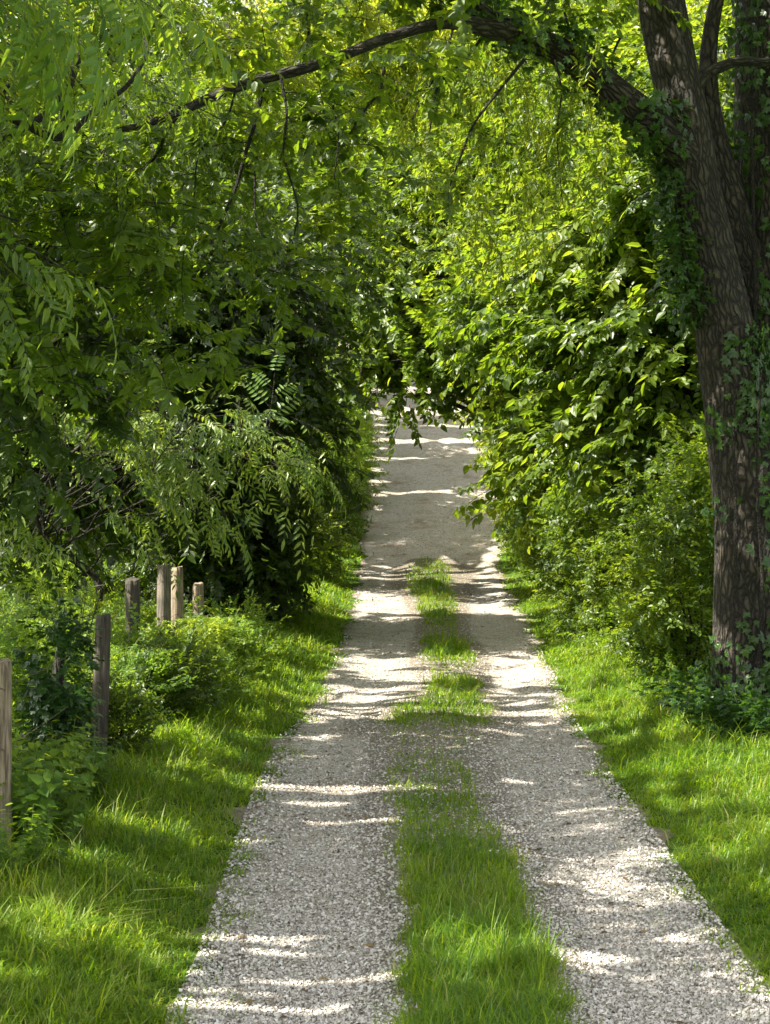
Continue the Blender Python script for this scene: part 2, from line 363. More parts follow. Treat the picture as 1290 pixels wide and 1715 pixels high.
# ------------------------------------------------------------------ leaf sprays
class Spray:
    """leafy twig along +Y, leaf faces towards +Z"""
    def __init__(s): s.v = []; s.q = []; s.m = []; s.t = []; s.l = []; s.n = 0
    def leaf(s, b, d, up, L, W, fold=.12, droop=.15, shape='oval'):
        b = np.asarray(b, float); d = np.asarray(d, float); d = d/np.linalg.norm(d)
        x = np.cross(d, up); x /= np.linalg.norm(x)+1e-9; z = np.cross(x, d)
        i = len(s.v); tn = random.random(); s.n += 1
        f = -fold*W
        if shape == 'oval':
            a1, a2, w1, w2 = .25, .62, .46, .42
        elif shape == 'heart':
            a1, a2, w1, w2 = .12, .5, .52, .42
        elif shape == 'lobed':
            a1, a2, w1, w2 = .30, .70, .34, .50
        else:
            a1, a2, w1, w2 = .3, .65, .44, .34
        pts = [(0,0,0), (.45,0,f), (1,0,0), (a1,-w1,0), (a2,-w2,0), (a1,w1,0), (a2,w2,0)]
        for (u, w, h) in pts:
            s.v.append(b+d*u*L+x*w*W+z*(h-droop*L*u*u)); s.t.append(tn); s.l.append(s.n)
        for q in ((0,5,6,1), (1,6,2,4), (0,1,4,3)):
            s.q.append([i+k for k in q]); s.m.append(0)
    def quad(s, b, d, up, L, W):
        b = np.asarray(b, float); d = np.asarray(d, float); d = d/np.linalg.norm(d)
        x = np.cross(d, up); x /= np.linalg.norm(x)+1e-9; z = np.cross(x, d)
        i = len(s.v); tn = random.random(); s.n += 1
        for (u, w, h) in ((0,0,0), (.45,-.5,-.06), (1,0,-.18), (.45,.5,-.06)):
            s.v.append(b+d*u*L+x*w*W+z*h*L); s.t.append(tn); s.l.append(s.n)
        s.q.append([i, i+1, i+2, i+3]); s.m.append(0)
    def twig(s, pts, r0, r1):
        pts = np.asarray(pts, float); n = len(pts)
        i = len(s.v); s.n += 1
        for k, p in enumerate(pts):
            r = r0+(r1-r0)*k/(n-1)
            for a in (0, 2.09, 4.19):
                s.v.append(p+np.array([math.cos(a)*r, 0, math.sin(a)*r])); s.t.append(.5); s.l.append(s.n)
        for k in range(n-1):
            for a in range(3):
                s.q.append([i+k*3+a, i+k*3+(a+1) % 3, i+k*3+3+(a+1) % 3, i+k*3+3+a]); s.m.append(1)
    def done(s):
        s.V = np.array(s.v, np.float32); s.Q = np.array(s.q, np.int64); s.M = np.array(s.m); s.T = np.array(s.t, np.float32)
        # one centre per leaf, used when leaves are dropped
        l = np.array(s.l); s.Lid = l; s.C = np.zeros((s.n+1, 3), np.float32)
        for k in range(1, s.n+1): s.C[k] = s.V[l == k].mean(0)
        s.FL = l[s.Q[:,0]]
        return s
R = random.uniform
def pinnate(s, b, d, up, L, pairs, lw, ll, droop, twig=True):
    """one compound leaf with leaflets in pairs"""
    b = np.asarray(b, float); d = np.asarray(d, float)/np.linalg.norm(d)
    x = np.cross(d, up); x /= np.linalg.norm(x); z = np.cross(x, d)
    pos = lambda t: b+d*L*t+z*(-droop*L*t*t)
    tan = lambda t: d+z*(-2*droop*t)
    if twig: s.twig([pos(0), pos(.5), pos(1)], .0022, .001)
    for k in range(pairs):
        t = .22+.75*k/pairs
        sc = math.sin(math.pi*(.25+.6*k/pairs))
        for sg in (-1, 1):
            dd = x*sg*R(.8,1)+tan(t)*R(.35,.75)+z*R(-.45,-.05)
            s.leaf(pos(t), dd, z+x*R(-.3,.3), ll*sc*R(.85,1.1), lw*sc, .15, R(.1,.35), 'lance')
    s.leaf(pos(.98), tan(1), z, ll, lw, .12, .3, 'lance')
def make(kind, n):
    out = []
    for _ in range(n):
        s = Spray(); Z = np.array([0, 0, 1.])
        if kind == 'walnut':      # big pinnate leaves, leaflets about 9 cm
            s.twig([(0,0,0), (0,.2,.0), (0,.42,-.03)], .006, .003)
            for k in range(5):
                t = .08+.34*k/4; a = (-1)**k*R(.4,1.1) if k < 4 else R(-.2,.2)
                pinnate(s, (0,t,0), (math.sin(a), math.cos(a), R(-.35,.15)), Z, R(.30,.42), 6, .030, .095, R(.25,.6))
        elif kind == 'locust':    # smaller pinnate leaves held in flat layers
            s.twig([(0,0,0), (0,.15,.01), (0,.34,0)], .005, .002)
            for k in range(6):
                t = .05+.28*k/5; a = (-1)**k*R(.4,1.2) if k < 5 else R(-.2,.2)
                pinnate(s, (0,t,0), (math.sin(a), math.cos(a), R(-.2,.2)), Z, R(.20,.28), 7, .017, .055, R(.15,.4), False)
        elif kind == 'droop':     # hanging leafy strand
            n_ = 22
            pos = lambda t: np.array([.05*math.sin(t*5), .22*math.sin(t*1.5), -.75*t*t+.06*t])
            s.twig([pos(u) for u in (0,.25,.5,.75,1)], .004, .0012)
            for k in range(n_):
                t = .1+.88*k/n_; a = R(0, 6.28)
                d = np.array([math.cos(a)*.8, math.sin(a)*.8, R(-1.2,-.3)])
                s.leaf(pos(t), d, np.array([math.cos(a), math.sin(a), R(.3,1)]), R(.06,.10), R(.020,.032), .1, R(.1,.4), 'lance')
        elif kind == 'broad':     # simple alternate leaves, 6 to 9 cm
            s.twig([(0,0,0), (0,.2,.02), (0,.42,-.01)], .004, .0015)
            for k in range(15):
                t = .04+.39*k/14; a = (-1)**k*R(.4,1.5)
                d = np.array([math.sin(a), math.cos(a), R(-.6,.15)])
                up_ = Z+np.array([R(-.5,.5),R(-.5,.5),0]); b_ = (0,t,R(-.02,.02)); q_ = R(.055,.10)
                if k % 5 < 2:
                    xx = np.cross(d, up_); xx /= np.linalg.norm(xx)
                    for w_, l_ in ((0,1),(.75,.75),(-.75,.75)): s.leaf(b_, d+xx*w_, up_, q_*l_*1.1, q_*.42, .12, R(.1,.4), 'lobed')
                else: s.leaf(b_, d, up_, q_, q_*R(.5,.66), .12, R(.1,.45), random.choice(['oval','heart','lance']))
        elif kind == 'small':     # dense shrub twigs
            s.twig([(0,0,0), (0,.14,.01), (0,.30,.0)], .003, .001)
            for k in range(20):
                t = .02+.29*k/19; a = (-1)**k*R(.3,1.5)
                d = np.array([math.sin(a), math.cos(a), R(-.6,.5)])
                s.leaf((0,t,R(-.02,.02)), d, Z+np.array([R(-.7,.7),R(-.7,.7),0]), R(.04,.062), R(.020,.034), .12, R(.0,.3), 'oval')
        elif kind == 'palm5':     # creeper: five leaflets from one point
            for j in range(3):
                b = np.array([R(-.1,.1), .02+.09*j, R(0,.03)])
                for k in range(5):
                    a = (-1.25+.625*k)+R(-.1,.1)
                    s.leaf(b, (math.sin(a), math.cos(a), R(-.1,.25)), Z, R(.06,.095)*(1-.12*abs(k-2)), R(.028,.04), .1, R(.1,.35), 'oval')
        elif kind == 'mid':       # farther crowns: simple leaves, less detail
            s.twig([(0,0,0), (0,.5,.0)], .006, .002)
            for k in range(26):
                t = .02+.55*k/25; a = (-1)**k*R(.2,1.6)
                d = np.array([math.sin(a), math.cos(a), R(-.8,.3)])
                s.quad((R(-.04,.04),t,R(-.05,.05)), d, Z+np.array([R(-.7,.7),R(-.7,.7),0]), R(.08,.12), R(.04,.06))
        elif kind == 'far':
            for k in range(30):
                t = R(0,.9); a = R(-1.7,1.7)
                d = np.array([math.sin(a), math.cos(a), R(-.9,.3)])
                s.quad((R(-.25,.25),t,R(-.15,.12)), d, Z+np.array([R(-.8,.8),R(-.8,.8),0]), R(.12,.19), R(.07,.11))
        elif kind == 'weed':      # upright stem with broad leaves
            h = R(.3,.6)
            s.twig([(0,0,0), (.02,.5*h,.01), (0,h,0)], .004, .002)
            for k in range(14):
                t = h*(.15+.85*k/13); a = k*2.4
                d = np.array([math.cos(a), R(.0,.6), math.sin(a)])
                s.leaf((0,t,0), d, np.array([0,1.,0])+np.array([R(-.3,.3),0,R(-.3,.3)]), R(.07,.13)*(1.15-.5*k/13), R(.04,.07), .1, R(.1,.5), random.choice(['heart','oval','lance']))
        out.append(s.done())
    return out
LIB = {k: make(k, n) for k, n in dict(walnut=4, locust=5, droop=5, broad=5, small=5, palm5=5, mid=5, far=5, weed=5).items()}

def place(kind, pts, fwd, up=None, scale=(.8,1.2), tint=None, roll=.5, g=None, cull=True):
    """put sprays at pts pointing along fwd; returns V, Q, material index, tint"""
    g = g or rng
    Nn = len(pts); fwd = fwd/(np.linalg.norm(fwd, axis=1)[:,None]+1e-9)
    if up is None: up = np.tile([0, 0, 1.], (Nn, 1))
    up = up+g.normal(0, roll*.5, (Nn, 3))
    x = np.cross(fwd, up); x /= np.linalg.norm(x, axis=1)[:,None]+1e-9
    z = np.cross(x, fwd)
    M = np.stack([x, fwd, z], axis=2)          # columns
    sc = g.uniform(scale[0], scale[1], Nn)
    if tint is None: tint = np.full(Nn, .5)
    var = g.integers(0, len(LIB[kind]), Nn)
    Vs, Qs, Ms, Ts = [], [], [], []; off = 0
    for k, s in enumerate(LIB[kind]):
        sel = np.where(var == k)[0]
        if not len(sel): continue
        A = M[sel]*sc[sel][:,None,None]
        V = np.einsum('nij,mj->nmi', A, s.V)+pts[sel][:,None,:]
        Q = s.Q[None]+(np.arange(len(sel))*len(s.V))[:,None,None]
        Mi = np.tile(s.M, (len(sel), 1))
        leaf_t = g.random((len(sel), s.n+1))
        T = np.clip(tint[sel][:,None]+(leaf_t[:, s.Lid]-.5)*.55, 0, 1)
        keep = np.ones((len(sel), len(s.Q)), bool)
        if cull:
            Cc = np.einsum('nij,mj->nmi', A, s.C)+pts[sel][:,None,:]
            bad = sun_gap(Cc.reshape(-1, 3)).reshape(len(sel), -1)
            keep = ~bad[:, s.FL]
        V = V.reshape(-1, 3); Q = Q.reshape(-1, 4)[keep.ravel()]
        Vs.append(V); Qs.append(Q+off); Ms.append(Mi.ravel()[keep.ravel()]); Ts.append(T.ravel()); off += len(V)
    return np.vstack(Vs), np.vstack(Qs), np.concatenate(Ms), np.concatenate(Ts)
def merge(lst):
    Vs, Qs, Ms, Ts = [], [], [], []; o = 0
    for v, q, m, t in lst:
        Vs.append(v); Qs.append(q+o); Ms.append(m); Ts.append(t); o += len(v)
    return np.vstack(Vs), np.vstack(Qs), np.concatenate(Ms), np.concatenate(Ts)
def clump(kind, c, r, n, droop=.35, scale=(.8,1.2), tint=.5, shell=.45, g=None):
    """a rounded mass of sprays about c with radii r"""
    g = g or rng
    u = g.normal(0, 1, (n, 3)); u /= np.linalg.norm(u, axis=1)[:,None]
    rad = shell+(1-shell)*np.sqrt(g.random(n))
    rad *= 1+.18*np.sin(u[:,0]*5+c[0]*3)*np.sin(u[:,2]*4+c[1])
    p = np.asarray(c)+u*rad[:,None]*np.asarray(r)
    f = u*np.array([1, 1, .6])+g.normal(0, .35, (n, 3)); f[:,2] -= droop
    t = np.clip(tint+g.normal(0, .12, n), 0, 1)
    lo = p[:,2] > gz(p[:,0], p[:,1])+.05
    return place(kind, p[lo], f[lo], None, scale, t[lo], g=g)
def foliage(name, lst, leaf, parent, label=None):
    V, Q, M, T = merge(lst)
    o = mesh_obj(name, V, Q, [leaf, STALK if leaf in (L_WEED, L_IVY) else TWIG], parent, midx=M, tint=T)
    if label: o['label'] = label
    return o
def limb_path(a, b, lift=.25, n=5, g=None):
    g = g or rng
    a = np.asarray(a, float); b = np.asarray(b, float); L = np.linalg.norm(b-a)
    t = np.linspace(0, 1, n)[:,None]
    p = a*(1-t)+b*t; p[:,2] += lift*L*np.sin(math.pi*t[:,0])*.6
    p[1:-1] += g.normal(0, .045*L, (n-2, 3))
    return p
def tree(name, label, x, y, h, tr, crown, kind, leaf, ncl, per, cr=(1.1,1.1,.8), cat='tree', group=None, seed=0, droop=.35, scale=(.8,1.2), extra=(), lean=(0,0), tint=.5, limbs=True, low=.25):
    """generic tree: crown = (cx, cy, cz, rx, ry, rz) in metres relative to the base"""
    g = np.random.default_rng(seed+100)
    b = np.array([x, y, float(gz(x, y))])
    t = thing(name, label, cat, b, group)
    top = b+np.array([lean[0], lean[1], h*.82])
    tp = limb_path(b-np.array([0,0,.15]), top, 0, 6, g); tp[0] = b-np.array([0,0,.15])
    trr = np.linspace(1, .25, 6)*tr; trr[0] *= 1.35
    wood_part('trunk', [tube(tp, trr, 14, 30, seed=seed, lump=.04)], BARK, t)
    cc = b+np.array(crown[:3]); rr = np.array(crown[3:])
    cl = []; cen = []
    for i in range(ncl):
        u = g.normal(0, 1, 3); u /= np.linalg.norm(u)
        if u[2] < -.5: u[2] *= -.6
        c = cc+u*rr*(.55+.45*g.random())
        cen.append(c)
    for e in extra: cen.append(np.array(e[:3]))
    tw = []
    for i, c in enumerate(cen):
        k = 1.0 if i < ncl else extra[i-ncl][3]
        r_ = np.array(cr)*k*g.uniform(.75, 1.25)
        cl.append(clump(kind, c, r_, int(per*k*k), droop, scale, float(np.clip(tint+g.normal(0, .16), .05, .95)), g=g))
        if limbs:
            s = np.clip((c[2]-b[2])/(h)*.75, low, .95); j = s*5; i0 = int(min(j, 4)); a = tp[i0]+(tp[i0+1]-tp[i0])*(j-i0)
            r0 = max(.02 if tr > .1 else .009, tr*.35*(1-s*.5))
            wood_part('limb', [tube(limb_path(a, c, .12, 5, g), [r0, r0*.8, r0*.6, r0*.4, r0*.18], 7, 14, seed=i)], TWIG, t)
    foliage('crown', cl, leaf, t)
    return t

# ================================================================== THE SETTING
def grid(xs, ys, zf):
    X, Y = np.meshgrid(xs, ys); Z = zf(X, Y)
    V = np.stack([X, Y, Z], -1).reshape(-1, 3)
    idx = np.arange(len(xs)*len(ys)).reshape(len(ys), len(xs))
    Q = np.stack([idx[:-1,:-1], idx[:-1,1:], idx[1:,1:], idx[1:,:-1]], -1).reshape(-1, 4)
    return V, Q
xs = np.concatenate([np.linspace(-420,-12,40), np.arange(-11.5,-4,.5), np.arange(-4,5,.16), np.arange(5,12,.5), np.linspace(12.5,420,40)])
ys = np.concatenate([np.linspace(-40,5,30), np.arange(5.2,26,.2), np.arange(26,62,.4), np.linspace(63,110,40), np.linspace(114,700,60)])
V, Q = grid(xs, ys, gz)
o = mesh_obj('ground', V, Q, SOIL, smooth=True); o['kind'] = 'structure'

# gravel lane with a soft, uneven edge
ys = np.concatenate([np.arange(-20,5,.5), np.arange(5,30,.1), np.arange(30,70,.2), np.arange(70,95,1.)])
us = np.linspace(0, 1, 41)
Yg = ys[:,None]*np.ones((1, len(us)))
eL = XL(ys)+.08*np.sin(ys*2.3)+.06*np.sin(ys*5.7+1)+.04*np.sin(ys*13)
eR = XR(ys)+.08*np.sin(ys*2.0+2)+.06*np.sin(ys*6.3+1)+.04*np.sin(ys*12)
Xg = eL[:,None]*(1-us)[None]+eR[:,None]*us[None]
edge_drop = .02*np.minimum(1, np.minimum(us, 1-us)*14)[None]
V = np.stack([Xg, Yg, gz(Xg, Yg)+.004+edge_drop], -1).reshape(-1, 3)
idx = np.arange(len(ys)*len(us)).reshape(len(ys), len(us))
Q = np.stack([idx[:-1,:-1], idx[:-1,1:], idx[1:,1:], idx[1:,:-1]], -1).reshape(-1, 4)
# grassy middle: row, px left, px right, density
_mid = np.array([
 [1800,640,985,1],[1715,668,962,1],[1640,662,945,1],[1590,690,915,1],[1500,662,888,.95],[1440,660,862,.9],[1400,650,840,.6],[1350,640,815,.75],[1310,640,805,.5],[1290,645,795,.5],
 [1250,650,790,.34],[1225,640,815,.45],[1210,632,832,.9],[1185,655,828,1],[1170,705,812,1],[1150,712,806,.9],[1132,718,800,.3],[1112,708,798,.55],[1100,706,796,1],[1082,706,782,.9],[1065,712,772,.3],
 [1050,708,770,.8],[1010,694,770,1],[975,676,776,1],[955,680,772,1],[940,700,750,.7],[932,715,730,0]])
_mY = np.array([at(0, r) for r in _mid[:,0]]); _ml = (_mid[:,1]-645)/F*_mY; _mr = (_mid[:,2]-645)/F*_mY
def mid_dens(x, y):
    l = np.interp(y, _mY, _ml); r = np.interp(y, _mY, _mr); d = np.interp(y, _mY, _mid[:,3], right=0)
    u = (x-(l+r)/2)/((r-l)/2+1e-6)+.18*wob(x*3, y*3)
    return d*(1-sstep(.68, 1.2, np.abs(u)))*(.84+.16*sstep(-.3, .2, wob(x*5, y*4)))
def soil_amt(x, y):
    l = np.interp(y, _mY, _ml); r = np.interp(y, _mY, _mr)
    u = np.abs((x-(l+r)/2)/((r-l)/2+1e-6))
    a = (1-sstep(.9, 1.9, u))*.80*(y < 36)
    e = np.minimum(x-XL(y), XR(y)-x)
    return np.maximum(a, .4*(1-sstep(0, .22, e)))
o = mesh_obj('gravel_lane', V, Q, GRAVEL, extra={'soil': soil_amt(V[:,0], V[:,1])}, smooth=True); o['kind'] = 'structure'

# loose stones on the lane
def stones(n, y0, y1, smin, smax):
    g = rng
    y = 1/g.uniform(1/y1, 1/y0, n); l = XL(y); r = XR(y); x = l+(r-l)*g.random(n)
    keep = mid_dens(x, y)*.8 < g.random(n); x = x[keep]; y = y[keep]; n = len(x)
    s = smin+(smax-smin)*g.random(n)**2.5
    oct_ = np.array([[1,0,0],[0,1,0],[-1,0,0],[0,-1,0],[.25,.2,.75],[-.3,-.2,.7],[0,0,-.4]])
    V = oct_[None]*g.uniform(.65,1.3,(n,7,1))+g.normal(0,.14,(n,7,3))
    a = g.uniform(0, 6.28, n); ca, sa = np.cos(a), np.sin(a)
    X = V[:,:,0]*ca[:,None]-V[:,:,1]*sa[:,None]; Y = V[:,:,0]*sa[:,None]+V[:,:,1]*ca[:,None]
    V = np.stack([X, Y, V[:,:,2]*g.uniform(.6,.9,(n,1))], -1)*s[:,None,None]
    V += np.stack([x, y, gz(x, y)+.024+s*.15], -1)[:,None,:]
    q = np.array([[0,1,5,4],[1,2,5,5],[2,3,5,5],[3,0,4,5]])
    q = np.array([[0,1,4,4],[1,2,5,4],[2,3,5,5],[3,0,4,5]])
    # quads without repeated corners only
    q = np.array([[1,2,5,4],[3,0,4,5],[0,1,4,6],[2,3,5,6]])
    Q = q[None]+(np.arange(n)*7)[:,None,None]
    T = np.repeat(g.random(n), 7)
    return V.reshape(-1, 3), Q.reshape(-1, 4), np.zeros(n*4, int), T
V, Q, M, T = merge([stones(90000, 7.6, 16, .004, .017), stones(26000, 16, 30, .005, .017), stones(8000, 30, 60, .010, .022)])
o = mesh_obj('loose_gravel', V, Q, STONE, tint=T)
o['kind'] = 'stuff'; o['label'] = 'loose pale grey gravel scattered over the lane'; o['category'] = 'gravel'

# grass ---------------------------------------------------------------
def blades(x, y, hgt, wid, g, tint, lean=.5):
    n = len(x); a = g.uniform(0, 2*math.pi, n)
    if TUFT and len(TUFT['a']) == n: a = TUFT['a']; hgt = hgt*TUFT['h']; tint = tint+TUFT['t']
    hx, hy = np.cos(a), np.sin(a)
    b = g.uniform(.15, 1.0, n)*lean*2
    z = gz(x, y)
    px, py = -hy, hx
    V = np.zeros((n, 6, 3))
    for k, (u, w) in enumerate(((0, 1), (.55, .85), (1, .12))):
        off = hgt*b*u*u; hh = hgt*(u-.35*b*u*u*u)
        tw = g.uniform(-.5, .5, n)*u
        cx = x+hx*off; cy = y+hy*off
        wx = px*np.cos(tw)-py*np.sin(tw); wy = px*np.sin(tw)+py*np.cos(tw)
        V[:,2*k,:] = np.stack([cx-wx*wid*w/2, cy-wy*wid*w/2, z+hh-.01], -1)
        V[:,2*k+1,:] = np.stack([cx+wx*wid*w/2, cy+wy*wid*w/2, z+hh-.01], -1)
    q = np.array([[0,1,3,2],[2,3,5,4]])
    Q = q[None]+(np.arange(n)*6)[:,None,None]
    return V.reshape(-1, 3), Q.reshape(-1, 4), np.zeros(2*n, int), np.repeat(np.clip(tint, 0, 1), 6)
TUFT = {}
def scatter(n, x0, x1, y0, y1, dens, g):
    m = n//9; n = m*9
    y = 1/g.uniform(1/y1, 1/y0, m); x = g.uniform(x0, x1, m); sp = .012+.0016*y
    x = np.repeat(x, 9)+g.normal(0, 1, n)*np.repeat(sp, 9); y = np.repeat(y, 9)+g.normal(0, 1, n)*np.repeat(sp, 9)
    TUFT['a'] = np.repeat(g.uniform(0, 6.283, m), 9)+g.normal(0, .9, n); TUFT['h'] = np.repeat(g.uniform(.4, 1.45, m)*np.where(g.random(m) < .05, 2.0, 1), 9); TUFT['t'] = np.repeat(g.normal(0, .19, m), 9)
    k = g.random(n) < dens(x, y)
    for q in TUFT: TUFT[q] = TUFT[q][k]
    return x[k], y[k]
def grass_tint(x, y, g, base=.42):
    t = base+.16*wob(x*1.3, y*1.3)+g.normal(0, .12, len(x))
    t[g.random(len(x)) < .035] = .98
    return t
def verge(side):
    g = np.random.default_rng(11+side); out = []
    def dens(x, y):
        e = (XL(y)-x) if side < 0 else (x-XR(y))
        e = e+.17*wob(x*1.6, y*1.6)+.10*wob(x*6, y*6)
        return sstep(-.16, .12, e)*(.75+.25*wob(x*2+9, y*2))
    #      n     outer  y0  y1  h            w
    for (n, far, y0, y1, h0, h1, w) in ((120000, 3.4, 7.2, 13, .045, .145, .0080), (90000, 3.6, 13, 22, .05, .15, .0100), (64000, 4.2, 22, 36, .06, .15, .016), (48000, 5, 36, 62, .08, .20, .028)):
        if side < 0: x, y = scatter(n, -far, -.6 if y0 < 30 else .3, y0, y1, dens, g)
        else: x, y = scatter(n, .8, far+.6, y0, y1, dens, g)
        e = np.abs((XL(y)-x) if side < 0 else (x-XR(y)))
        tall = (.55+.45*sstep(0, .6, e))*(1+.35*wob(x*2.3, y*2.3))
        hh = g.uniform(h0, h1, len(x))*tall
        out.append(blades(x, y, hh, w*g.uniform(.7,1.3,len(x)), g, grass_tint(x, y, g), .8))
    return out
for side, lab in ((-1, 'lush grass verge between the lane and the fence posts'), (1, 'grass verge between the lane and the right hedge')):
    V, Q, M, T = merge(verge(side))
    o = mesh_obj('verge_grass', V, Q, G_BLADE, tint=T); o['kind'] = 'stuff'; o['label'] = lab; o['category'] = 'grass'
g = np.random.default_rng(21)
out = []
for (n, y0, y1, h0, h1, w) in ((88000, 7.2, 12, .05, .15, .0066), (56000, 12, 20, .04, .12, .009), (46000, 20, 38, .05, .14, .015)):
    x, y = scatter(n, -.2, 1.2, y0, y1, lambda x, y: mid_dens(x, y)**1.5, g)
    dd = mid_dens(x, y)
    out.append(blades(x, y, g.uniform(h0, h1, len(x))*(.5+.5*dd), w*g.uniform(.7,1.3,len(x)), g, grass_tint(x, y, g, .28)+(1-dd)*.25, .6))
TUFT.clear()
# stray tufts over the gravel
for _ in range(260):
    yy = 1/g.uniform(1/30, 1/7.5); xx = XL(yy)+(XR(yy)-XL(yy))*g.choice([g.uniform(0,.12), g.uniform(.88,1), g.uniform(.33,.7)])
    k = g.integers(4, 16)
    out.append(blades(xx+g.normal(0,.02,k), yy+g.normal(0,.03,k), g.uniform(.03,.09,k), np.full(k, .005), g, g.uniform(.2,.7,k), .8))
V, Q, M, T = merge(out)
o = mesh_obj('centre_grass', V, Q, G_BLADE, tint=T); o['kind'] = 'stuff'; o['label'] = 'strip of grass growing between the two wheel tracks'; o['category'] = 'grass'
# fallen leaves and twig bits on the lane
g = np.random.default_rng(23); n = 230
y = 1/g.uniform(1/40, 1/7.6, n); x = XL(y)+(XR(y)-XL(y))*g.random(n)
f = g.normal(0, 1, (n, 3)); f[:,2] = 0; f /= np.linalg.norm(f, axis=1)[:,None]; sd_ = np.stack([-f[:,1], f[:,0], f[:,2]], -1)
Ln = .01+.035*(g.random(n)**2)[:,None]; Wd = Ln*g.choice([.12, .45, .6], n)[:,None]; c = np.stack([x, y, gz(x, y)+.034], -1)
V = np.stack([c-f*Ln, c-sd_*Wd+[0,0,.012], c+f*Ln, c+sd_*Wd+[0,0,.004]], 1).reshape(-1, 3)
o = mesh_obj('leaf_litter', V, np.arange(4*n).reshape(n, 4), LITTER, tint=np.repeat(g.random(n), 4)); o['kind'] = 'stuff'; o['label'] = 'small dry leaves and twigs lying on the gravel'; o['category'] = 'leaf litter'
# open meadow beyond the fence and under the trees
g = np.random.default_rng(31); out = []
TUFT.clear()
x = g.uniform(-16, -3.2, 160000); y = g.uniform(10, 62, 160000); out.append(blades(x, y, g.uniform(.10,.24,len(x)), np.full(len(x), .016), g, grass_tint(x, y, g, .55), .5))
x = g.uniform(4.3, 14, 60000); y = g.uniform(8, 60, 60000); out.append(blades(x, y, g.uniform(.10,.24,len(x)), np.full(len(x), .016), g, grass_tint(x, y, g, .4), .5))
V, Q, M, T = merge(out)
o = mesh_obj('meadow_grass', V, Q, G_BLADE, tint=T); o['kind'] = 'stuff'; o['label'] = 'bright meadow grass beyond the fence and under the trees'; o['category'] = 'grass'

# ================================================================== LEANING TREE ON THE RIGHT
D = 16.6; mp = D/F
def stem(rows, d0=D, d1=None):
    pts, rad = [], []
    for i, (px, py, w) in enumerate(rows):
        d = d0 if d1 is None else d0+(d1-d0)*i/(len(rows)-1)
        pts.append(P(px, py, d)); rad.append(w/2*d/F)
    return pts, rad
gb = P(1275, 1235, D); gb[2] = gz(gb[0], gb[1])
big = thing('leaning_tree', 'big rough barked tree leaning over the right verge with a limb arching across the lane', 'tree', gb)
A = [(1280,1262,235),(1275,1232,180),(1267,1160,148),(1262,1000,134),(1256,850,126),(1241,700,118),(1222,600,104),(1204,500,93),(1182,400,86),(1160,300,86),(1147,200,80),(1126,100,79),(1108,0,80),(1092,-130,72),(1075,-300,60),(1050,-480,44)]
pa, ra = stem(A)
wood_part('trunk', [tube(pa, ra, 64, 260, seed=3, lump=.022)], BARK, big)
pb, rb = stem([(1312,1262,220),(1312,1100,150),(1318,850,150),(1318,600,150),(1312,400,150),(1306,200,146),(1303,0,136),(1310,-200,110),(1330,-420,80)], D+.55)
wood_part('rear_stem', [tube(pb, rb, 48, 150, seed=9, lump=.03)], BARK, big)
pc, rc = stem([(1262,520,60),(1240,400,52),(1222,320,46),(1200,235,40),(1188,160,34),(1190,60,28),(1215,-60,20)], D+.3)
wood_part('limb', [tube(pc, rc, 16, 50, seed=2, lump=.03)], BARK, big)
pd, rd = stem([(1150,165,40),(1178,128,24),(1205,113,20),(1240,102,17),(1290,104,15),(1350,90,12)], D-.05)
wood_part('limb', [tube(pd, rd, 12, 40, seed=4, lump=.04)], BARK, big)
E = [(1150,262,70),(1120,235,66),(1095,208,62),(1040,165,56),(985,120,50),(935,86,46),(885,64,42),(835,42,38),(790,12,33),(745,-30,28),(690,-90,22),(620,-150,14)]
pe, re = stem(E, D-.05, D-1.2)
wood_part('limb', [tube(pe, re, 24, 120, seed=6, lump=.035)], BARK, big)
E2 = [(858,54,36),(810,46,30),(765,38,23),(720,42,20),(640,66,18),(575,92,18),(510,114,19),(440,132,18),(372,155,18),(312,182,16),(250,206,13),(198,218,9)]
p2, r2 = stem(E2, D-.85, D-3.0)
wood_part('limb', [tube(p2, r2, 16, 110, seed=8, lump=.05)], BARK, big)
tw = []
def twigline(rows, d0, d1=None, n=26, seed=0):
    p_, r_ = stem(rows, d0, d1); p_ = np.array(p_); g_ = np.random.default_rng(seed+50)
    p_[1:-1] += g_.normal(0, .02, p_[1:-1].shape)
    return tube(p_, r_, 7, n, seed=seed)
